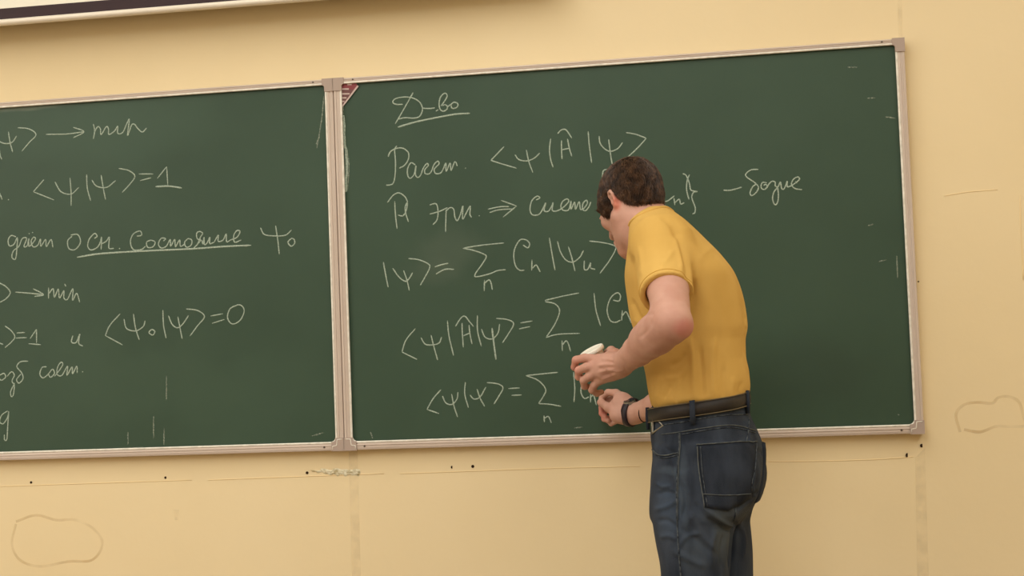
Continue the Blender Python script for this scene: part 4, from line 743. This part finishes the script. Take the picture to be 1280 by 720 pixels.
# belt: a strap around the waist, lower at the front
xc = P(875, 510, YC).x; zc0 = P(875, 507.5, YC).z
def waist(th, z, off):
    d = Vector((math.cos(th), math.sin(th), 0)); c = Vector((xc, YC, z))
    r = bvh_j.ray_cast(c+d*.3, -d, .3); r2 = bvh_s.ray_cast(c+d*.3, -d, .3)
    rr = max([(q[0]-c).length for q in (r,) if q[0]]+[.08])
    return c+d*(rr+off)
def strap(name, z0, z1, off0, off1, m, parent, label=None, n=96, ths=None):
    bm = bmesh.new(); R = []
    ths = ths or [2*math.pi*i/n for i in range(n)]; cl = len(ths) == n
    rad = []
    for th in ths:
        d = Vector((math.cos(th), math.sin(th), 0)); s = .017*d.x
        q = waist(th, zc0-.012+s, 0); rad.append((Vector((q.x-xc, q.y-YC, 0))).length)
    if cl:
        for _ in range(3): rad = [(rad[i-1]+2*rad[i]+rad[(i+1) % n])/4 for i in range(n)]
    for k, th in enumerate(ths):
        d = Vector((math.cos(th), math.sin(th), 0)); s = .017*d.x
        sec = []
        for zz, oo in ((z0, off0), (z0, off1), ((z0+z1)/2, off1+.0012), (z1, off1), (z1, off0)):
            sec.append(bm.verts.new(Vector((xc, YC, zc0+s+zz))+d*(rad[k]+oo)))
        R.append(sec)
    for i in range(len(R) if cl else len(R)-1):
        a, b = R[i], R[(i+1) % len(R)]
        for k in range(5): bm.faces.new([a[k], a[(k+1) % 5], b[(k+1) % 5], b[k]])
    if not cl: bm.faces.new(R[0][::-1]); bm.faces.new(R[-1])
    bmesh.ops.recalc_face_normals(bm, faces=bm.faces[:])
    return bm_obj(name, bm, m, parent, True, label)
belt = strap('belt', -.0155, .0135, -.006, .0075, m_belt, man, 'dark leather belt with tan edges')
strap('belt_edge', .0125, .0145, .001, .0080, m_bedge, belt); strap('belt_edge', -.0165, -.0145, .001, .0080, m_bedge, belt)
for th in (-1.625, -.55, -2.85, .9, 2.3):
    strap('belt_loop', -.032, .018, .004, .0125, m_denim2, jeans, None, 96, [th-.035, th-.012, th+.012, th+.035])
# buckle and its loose triangular ring at the front-left of the belt
bk = [P(816.5, 519, -.565), P(829, 532, -.60), P(816.5, 541, -.565)]
tube('buckle_frame', bk, .0028, m_metal, belt, 8, True, 'angular metal belt buckle')
tube('buckle_pin', [P(816, 516, -.555), P(815, 530, -.56), P(815.5, 543, -.56)], .0022, m_metal, belt, 8)

# ---- shoes
for nm, fx, fy in (('left', 878, -.573), ('right', 905, -.39)):
    x = P(fx, 1060, fy).x
    f = Field((x-.27, fy-.07, 0), (x+.08, fy+.07, .14), .004)
    f.cone((x, fy, .055), (x-.06, fy, .05), .042, .043, .02); f.cone((x-.06, fy, .045), (x-.17, fy+.01, .034), .040, .034, .03); f.cone((x, fy, .07), (x, fy, .11), .036, .034, .02)
    X, Y_, Z = (f.lo[i]+f.h*np.arange(f.n[i]) for i in range(3)); f.F = np.maximum(f.F, (.014-Z)[None, None, :].astype(np.float32))
    V, Q = f.mesh(); sh = mesh_obj('shoe', V, Q, m_shoe, man, True, nm+' dark shoe')
    bm = bmesh.new(); ring = []
    for k in range(28):
        a = 2*math.pi*k/28; cx = x-.075+.128*math.cos(a); ring.append((cx, fy+(.042 if cx > x-.05 else .045)*math.sin(a)+(.005 if cx < x-.12 else 0)))
    lo = [bm.verts.new((a, b, 0)) for a, b in ring]; hi = [bm.verts.new((a, b, .018)) for a, b in ring]
    bm.faces.new(lo[::-1]); bm.faces.new(hi)
    for k in range(28): bm.faces.new([lo[k], lo[(k+1) % 28], hi[(k+1) % 28], hi[k]])
    bm_obj('sole', bm, m_sole, sh)

# ---- body: head, neck, arms and hands grown as one skin
HA, HP = math.radians(39), math.radians(29)
fh = np.array((-math.sin(HA), math.cos(HA), 0)); lh = np.array((-math.cos(HA), -math.sin(HA), 0)); uz = np.array((0, 0, 1.))
fH = fh*math.cos(HP)-uz*math.sin(HP); uH = uz*math.cos(HP)+fh*math.sin(HP); RH = [fH, lh, uH]
O = np.array(P(788, 254, -.42)); SC = .905
def hd(f, l, u): return O+SC*(f*fH+l*lh+u*uH)
fb = Field((.60, -.93, .93), (1.24, .0, 1.63), .0023)
b = fb
b.ell(hd(-.012, 0, .028), (.086*SC, .064*SC, .072*SC), RH, .01)
b.ell(hd(.030, 0, -.030), (.057*SC, .054*SC, .074*SC), RH, .02)
for s in (-1, 1):
    b.cone(hd(.0, s*.050, -.045), hd(.065, s*.018, -.098), .020, .017, .02)     # jaw
    b.cone(hd(.077, s*.010, .028), hd(.066, s*.036, .026), .011, .009, .012)    # brow
    b.ell(hd(.064, s*.036, -.014), (.018, .019, .018), RH, .015)                # cheek bone
    b.ell(hd(.092, s*.031, .008), (.012, .016, .010), RH, .008, 'd')            # eye socket
    b.ell(hd(.077, s*.031, .008), (.0125, .0135, .0125), RH, .002)
b.cone(hd(.070, 0, -.100), hd(.062, 0, -.098), .022, .022, .012)
b.cone(hd(.088, 0, .018), hd(.112, 0, -.026), .007, .0105, .008); b.ell(hd(.100, .010, -.028), (.009, .008, .007), RH, .005); b.ell(hd(.100, -.010, -.028), (.009, .008, .007), RH, .005)
b.cone(hd(.089, -.018, -.062), hd(.089, .018, -.062), .006, .006, .006); b.cone(hd(.088, -.015, -.073), hd(.088, .015, -.073), .007, .007, .006)
# ears
for s in (1, -1):
    ec = lambda f, u, l=0: hd(-.022+.74*f, s*(.063+.8*l), -.008+.74*u)
    loop = [ec(.012, .008, .001), ec(.012, .024, .006), ec(.002, .033, .010), ec(-.012, .029, .013), ec(-.018, .012, .013), ec(-.014, -.008, .010), ec(-.004, -.022, .006), ec(.004, -.026, .002)]
    b.ell(ec(-.002, .004, .002), (.012, .005, .0185), RH, .004)
    b.chain(loop, [.0034, .0038, .004, .004, .0038, .0036, .0044, .004], .002)
    b.chain([ec(.002, .020, .006), ec(-.009, .012, .009), ec(-.008, -.004, .008)], [.003, .0032, .003], .002)
    b.ell(ec(.003, -.002, .009), (.005, .006, .0065), RH, .002, 'd'); b.cone(ec(.009, -.006, .004), ec(.009, .0, .004), .004, .004, .003)
# neck and the trunk hidden by the shirt
nk = P(816, 282, -.462)
b.cone(hd(-.030, 0, -.030), nk, .049, .047, .02); b.cone(hd(.0, .0, -.055), P(803, 288, -.46), .044, .052, .025)
b.cone(hd(-.02, .045, -.02), P(798, 286, -.50), .014, .016, .012)
bt = [(z, x0+.014, x1-.014, yc, ry-.014) for z, x0, x1, yc, ry in torso_rows if ry > .09]
b.slices(bt, .03, 2.2)
# arms
def arm(S, E, W, elbow_r=.0375):
    mid = S.lerp(E, .55); f1 = E.lerp(W, .28); f2 = E.lerp(W, .65)
    b.chain([S, mid, E], [.048, .0445, elbow_r], .012)
    b.chain([E, f1, f2, W], [elbow_r, .0380, .0315, .0250], .012)
arm(S_L, E_L, W_L); b.cone(E_L+Vector((.004, .01, -.012)), E_L+Vector((.018, .012, -.010)), .028, .019, .016)
b.cone(E_L.lerp(W_L, .12)+Vector((-.008, 0, .004)), E_L.lerp(W_L, .45)+Vector((-.004, 0, .007)), .031, .030, .03)
arm(S_R, E_R, W_R, .038)
def finger(pts, r0, r1, k=.003):
    n = len(pts); b.chain(pts, [r0+(r1-r0)*i/(n-1) for i in range(n)], k)
# left hand: back of the hand to the camera, fingers hooked round the white cup
mc = [P(749, 449, -.565), P(745, 457, -.572), P(743.5, 466, -.568), P(748, 475, -.558)]
wr = W_L
b.cone(wr, P(762, 455, -.585), .025, .021, .014); b.ell(P(762, 460, -.578), (.036, .017, .028), None, .014)
for m_, o in zip(mc, (P(772, 448, -.592), P(772, 453, -.595), P(773, 459, -.594), P(776, 465, -.588))): b.cone(o, m_, .0125, .0125, .008)
finger([mc[0], P(731, 447.5, -.556), P(720, 450, -.545)], .0105, .0092); finger([P(720, 450, -.545), P(718, 459, -.530), P(724, 462, -.516)], .0088, .0072)
finger([mc[1], P(733, 459, -.570), P(723.5, 463, -.558)], .0108, .0094); finger([P(723.5, 463, -.558), P(723, 471, -.543), P(729, 472.5, -.527)], .0090, .0072)
finger([mc[2], P(736, 471, -.566), P(729.5, 475.5, -.556)], .0102, .0090); finger([P(729.5, 475.5, -.556), P(730.5, 483, -.541), P(735, 483.5, -.527)], .0086, .0068)
finger([mc[3], P(743, 481, -.556), P(740, 487.5, -.548)], .0094, .0084); finger([P(740, 487.5, -.548), P(746, 492, -.535), P(752, 490, -.525)], .0078, .0064)
finger([P(770, 452, -.575), P(769, 443, -.545), P(764, 439, -.505), P(759, 440.5, -.480)], .015, .0088, .006)
b.ell(P(764, 449, -.555), (.02, .022, .02), None, .01)
b.ell(P(783, 447, -.625), (.007, .006, .006), None, .008)
# right hand: writing, thumb side to the camera
b.cone(W_R, P(785, 514, -.098), .0235, .024, .012); b.ell(P(777, 506, -.085), (.029, .024, .033), None, .014)
b.cone(P(787, 505, -.085), P(770, 492, -.062), .017, .0115, .01); b.cone(P(786, 510, -.06), P(774, 497, -.040), .016, .0105, .01)
b.cone(P(786, 524, -.10), P(771, 519, -.098), .016, .0155, .012); b.ell(P(776, 519, -.10), (.026, .017, .020), None, .012)
finger([P(770, 491, -.062), P(760, 490.5, -.052), P(752.5, 497, -.036)], .0098, .0078); finger([P(752.5, 497, -.036), P(750, 503, -.022)], .0078, .0062)
finger([P(772, 518, -.100), P(760, 509, -.092), P(752, 503.5, -.062), P(750, 503, -.042)], .0125, .0082, .005)
finger([P(774, 497, -.040), P(760, 500, -.024), P(752, 509, -.020)], .0096, .0078); finger([P(752, 509, -.020), P(752, 517, -.024), P(757, 521, -.032)], .0078, .0064)
finger([P(776, 506, -.035), P(763, 508, -.018), P(754.5, 517, -.018)], .0094, .0076); finger([P(754.5, 517, -.018), P(755, 524, -.026), P(761, 526, -.036)], .0074, .0062)
finger([P(779, 514, -.035), P(768, 518, -.020), P(759, 525, -.022)], .0086, .0070); finger([P(759, 525, -.022), P(764, 530, -.030), P(771, 527, -.040)], .0068, .0058)
b.ell(P(762.5, 497, -.085), (.0085, .025, .0065), None, .004, 'd')
V, Q = fb.mesh(); V = relax(V, Q, 2, .45); N = normals(V, Q)
V = creases(V, N, [([P(*q, -.60) for q in pts], a, wd) for pts, a, wd in (([(770, 451), (760, 449), (750, 448)], .0013, .0028), ([(771, 456), (758, 456), (746, 457)], .0016, .0028), ([(771, 461), (758, 463), (746, 466)], .0015, .0028), ([(772, 467), (761, 471), (750, 475)], .0013, .0028),
    ([(783, 463), (770, 464), (760, 461), (752, 459)], .0012, .0022), ([(770, 453), (760, 452), (749, 453)], -.0012, .003), ([(770, 459), (758, 460), (747, 461)], -.0012, .003), ([(771, 465), (760, 468), (750, 470)], -.0012, .003),
    ([(806, 425), (820, 415), (826, 402)], -.0015, .005), ([(812, 400), (822, 396), (832, 399)], -.0015, .004), ([(806, 446), (822, 440), (840, 428)], .001, .008), ([(779, 445), (783, 455), (787, 470)], -.0007, .003))])
body = mesh_obj('body', V, Q, m_skin, man, True)
# fingernails
def nail(p, n, t, name='fingernail'):
    bm = bmesh.new(); bmesh.ops.create_uvsphere(bm, u_segments=10, v_segments=6, radius=1)
    n = Vector(n).normalized(); t = (Vector(t)-n*Vector(t).dot(n)).normalized(); s = n.cross(t)
    Mx = Matrix((s*.0045, t*.0058, n*.0014)).transposed().to_4x4(); Mx.translation = p
    bmesh.ops.transform(bm, matrix=Mx, verts=bm.verts[:]); return bm_obj(name, bm, m_nail, body, True)
m_nail = mat('fingernail', rgb(228, 176, 158), .35, .5)
nail(P(752.5, 502, -.070), (-.5, -.8, .3), (-.7, .4, .3)); nail(P(760.5, 437.5, -.484), (-.1, -.5, .9), (-1, .2, 0))
# face details
for s in (-1, 1):
    for nm, c_, r_, m_ in (('eye', hd(.078, s*.031, .008), .0128, m_eyew), ('iris', hd(.0858, s*.031, .006), .0055, m_iris)):
        bm = bmesh.new(); bmesh.ops.create_uvsphere(bm, u_segments=16, v_segments=10, radius=r_*SC, matrix=Matrix.Translation(c_)); bm_obj(nm, bm, m_, body, True)
    tube('eyelid', [Vector(hd(.0865, s*.019, .011)), Vector(hd(.0915, s*.028, .0165)), Vector(hd(.0895, s*.038, .015)), Vector(hd(.082, s*.045, .009))], .0022, m_skin, body)
    tube('eyebrow', [Vector(hd(.0945, s*.014, .031)), Vector(hd(.0925, s*.028, .037)), Vector(hd(.083, s*.042, .036)), Vector(hd(.075, s*.050, .030))], [.003, .0045, .004, .002], m_brow, body)
tube('lips', [Vector(hd(.0925, -.020, -.066)), Vector(hd(.0955, -.006, -.063)), Vector(hd(.0955, .006, -.063)), Vector(hd(.0925, .020, -.066))], [.002, .0042, .0042, .002], m_lip2, body)

# ---- hair: a cap over the skull with a soft nape line, then fine strands
def hair_edge(f):                                     # lower edge of the hair (u) along the head from back to front
    return np.interp(f, [-.12, -.10, -.075, -.060, -.046, -.040, -.032, -.016, -.008, -.002, .014, .024, .042, .060, .078, .12], [-.066, -.066, -.052, -.046, -.022, -.008, .016, .020, .014, -.018, -.036, -.026, .000, .020, .034, .044])
fr = Field((O-.15).tolist(), (O+.15).tolist(), .0022)
fr.ell(hd(-.014, 0, .029), (.0935*SC, .0705*SC, .0785*SC), RH, .0)
fr.ell(hd(-.045, 0, .0), (.058*SC, .058*SC, .078*SC), RH, .02)
fr.ell(hd(.018, 0, .012), (.060*SC, .0695*SC, .066*SC), RH, .01)
g0 = [(fr.lo[i]+fr.h*np.arange(fr.n[i])) for i in range(3)]
p = [g0[0][:, None, None]-O[0], g0[1][None, :, None]-O[1], g0[2][None, None, :]-O[2]]
loc = [(p[0]*R_[0]+p[1]*R_[1]+p[2]*R_[2])/SC for R_ in RH]
cut = (hair_edge(loc[0])-loc[2])*.6
fr.F = np.maximum(fr.F, cut.astype(np.float32)); fr.F = np.maximum(fr.F, -(np.sqrt(((loc[0]+.012)/.080)**2+(loc[1]/.058)**2+((loc[2]-.028)/.066)**2)-1).astype(np.float32)*.07)
V, Q = fr.mesh(); V = relax(V, Q, 3); N = normals(V, Q)
cx = hd(-.045, .0, .095)
rel = V-cx; az = np.arctan2(rel@lh, rel@fH)
D = np.array([noise.noise(Vector((a*9, l_*14, 4))) for a, l_ in zip(az, np.linalg.norm(rel, axis=1))])*.0026+np.array([noise.noise(Vector(v)*55) for v in V])*.0022
V = V+N*D[:, None]
hair = mesh_obj('hair', V, Q, m_hair, man, True, 'short dark brown hair')
out = np.where(((V-np.array(hd(-.012, 0, .028)))*N).sum(1) > .0)[0]
rs = np.random.RandomState(5); pick = rs.choice(out, 15000); VV, FF = [], []
crown = np.array(cx)
for i in pick:
    p0 = V[i]; n = N[i]; d = p0-crown; d = d-n*(d@n); L_ = np.linalg.norm(d)
    d = d/(L_+1e-6)
    if L_ < .03: d = d+rs.randn(3)*.6
    d = d+rs.randn(3)*.28+fH*.25*(L_ < .1); d -= n*(d@n); d /= np.linalg.norm(d)+1e-9
    ln = rs.uniform(.009, .020); s_ = np.cross(n, d); wd = rs.uniform(.0005, .0010); lift = rs.uniform(.0012, .0045)
    a0 = p0-n*.0012; a1 = p0+d*ln*.5+n*lift*.8; a2 = p0+d*ln+n*lift*.55
    o_ = len(VV); VV += [a0-s_*wd, a0+s_*wd, a1-s_*wd*.8, a1+s_*wd*.8, a1+n*wd, a2]
    FF += [(o_, o_+1, o_+3, o_+2), (o_+2, o_+3, o_+5), (o_+2, o_+5, o_+4), (o_+3, o_+4, o_+5), (o_, o_+2, o_+4), (o_+1, o_+4, o_+3)]
me_s = mesh_obj('hair_strands', VV, FF, m_hair2, hair, False); me_s['kind'] = 'stuff'

# ---- watch and cord bracelet on the right wrist
bvh_b = BVHTree.FromPolygons([tuple(v.co) for v in body.data.vertices], [tuple(q.vertices) for q in body.data.polygons])
wax = (P(815, 517, -.135)-P(788, 515, -.095)).normalized()
def wrist_band(name, c, ax, half, off, m, parent, label=None, n=40):
    a = ax.orthogonal().normalized(); bb = ax.cross(a); bm = bmesh.new(); R = []
    for i in range(n):
        th = 2*math.pi*i/n; d = a*math.cos(th)+bb*math.sin(th); sec = []
        h = bvh_b.ray_cast(c+d*.06, -d, .06); r = (h[0]-c).length if h[0] else .026
        r = min(r, .034)
        for t, o_ in ((-half, -.001), (-half, off), (0, off+.0004), (half, off), (half, -.001)): sec.append(bm.verts.new(c+ax*t+d*(r+o_)))
        R.append(sec)
    for i in range(n):
        p_, q_ = R[i], R[(i+1) % n]
        for k in range(5): bm.faces.new([p_[k], p_[(k+1) % 5], q_[(k+1) % 5], q_[k]])
    bmesh.ops.recalc_face_normals(bm, faces=bm.faces[:]); return bm_obj(name, bm, m, parent, True, label)
wc = P(789, 515.5, -.0985)
watch = wrist_band('wristwatch', wc, wax, .0085, .0028, m_watch, man, 'dark wristwatch on the right wrist')
up = Vector((0, -.35, .94)); up = (up-wax*up.dot(wax)).normalized(); sd = wax.cross(up)
bm = bmesh.new(); bmesh.ops.create_cone(bm, cap_ends=True, segments=28, radius1=.0165, radius2=.0150, depth=.008)
bmesh.ops.transform(bm, matrix=(Matrix((wax, sd, up)).transposed().to_4x4()), verts=bm.verts[:]); bmesh.ops.translate(bm, vec=wc+up*.0275, verts=bm.verts[:])
bm_obj('watch_case', bm, m_metal, watch, False)
bm = bmesh.new(); bmesh.ops.create_cone(bm, cap_ends=True, segments=28, radius1=.0135, radius2=.0130, depth=.002)
bmesh.ops.transform(bm, matrix=(Matrix((wax, sd, up)).transposed().to_4x4()), verts=bm.verts[:]); bmesh.ops.translate(bm, vec=wc+up*.0322, verts=bm.verts[:])
bm_obj('watch_glass', bm, m_glass, watch, False)
wrist_band('cord_bracelet', P(808.5, 515.5, -.127), (wax+Vector((.1, 0, -.22))).normalized(), .0009, .0016, m_cord, man, 'thin black cord bracelet')

# ------------------------------------------------------------------ the things he holds
ca = Vector((-.40, -.22, .89)).normalized(); ct = P(740, 439, -.506)
cup = empty('cup', ct-ca*.050, 'small white round cup gripped in the man\'s left hand', 'cup')
A1 = ca.orthogonal().normalized(); A2 = ca.cross(A1)
def lathe(name, prof, m, parent, n=40, label=None):
    V, F = [], []
    for r, h in prof:
        for k in range(n): a = 2*math.pi*k/n; V.append(ct+ca*h+A1*(r*math.cos(a))+A2*(r*math.sin(a)))
    for i in range(len(prof)-1):
        for k in range(n): F.append((i*n+k, i*n+(k+1) % n, (i+1)*n+(k+1) % n, (i+1)*n+k))
    F.append(tuple(range(n))[::-1]); F.append(tuple((len(prof)-1)*n+k for k in range(n)))
    return mesh_obj(name, V, F, m, parent, True, label)
lathe('cup_body', [(.017, -.050), (.0185, -.049), (.0205, -.03), (.0235, -.006), (.0235, -.004)], m_cup, cup)
lathe('cup_lid', [(.0255, -.0045), (.0285, -.0045), (.0292, -.003), (.0292, .003), (.0282, .0046), (.0265, .0052), (.0255, .0036), (.012, .0036)], m_cup, cup, 40)
q = P(749.2, 504.5, -.018)
cb = Vector((q.x-.001, .0072, q.z+.001)); ce = Vector((q.x+.006, -.034, q.z-.003)); 
o = tube('chalk_stick', [cb, cb.lerp(ce, .5), ce], [.0034, .0045, .0045], m_chk2 if 'm_chk2' in globals() else mat('chalk_solid', rgb(240, 240, 230), .95, .1), None, 12)
tag(o, 'white chalk stub between the thumb and fingers of the writing hand', 'chalk')
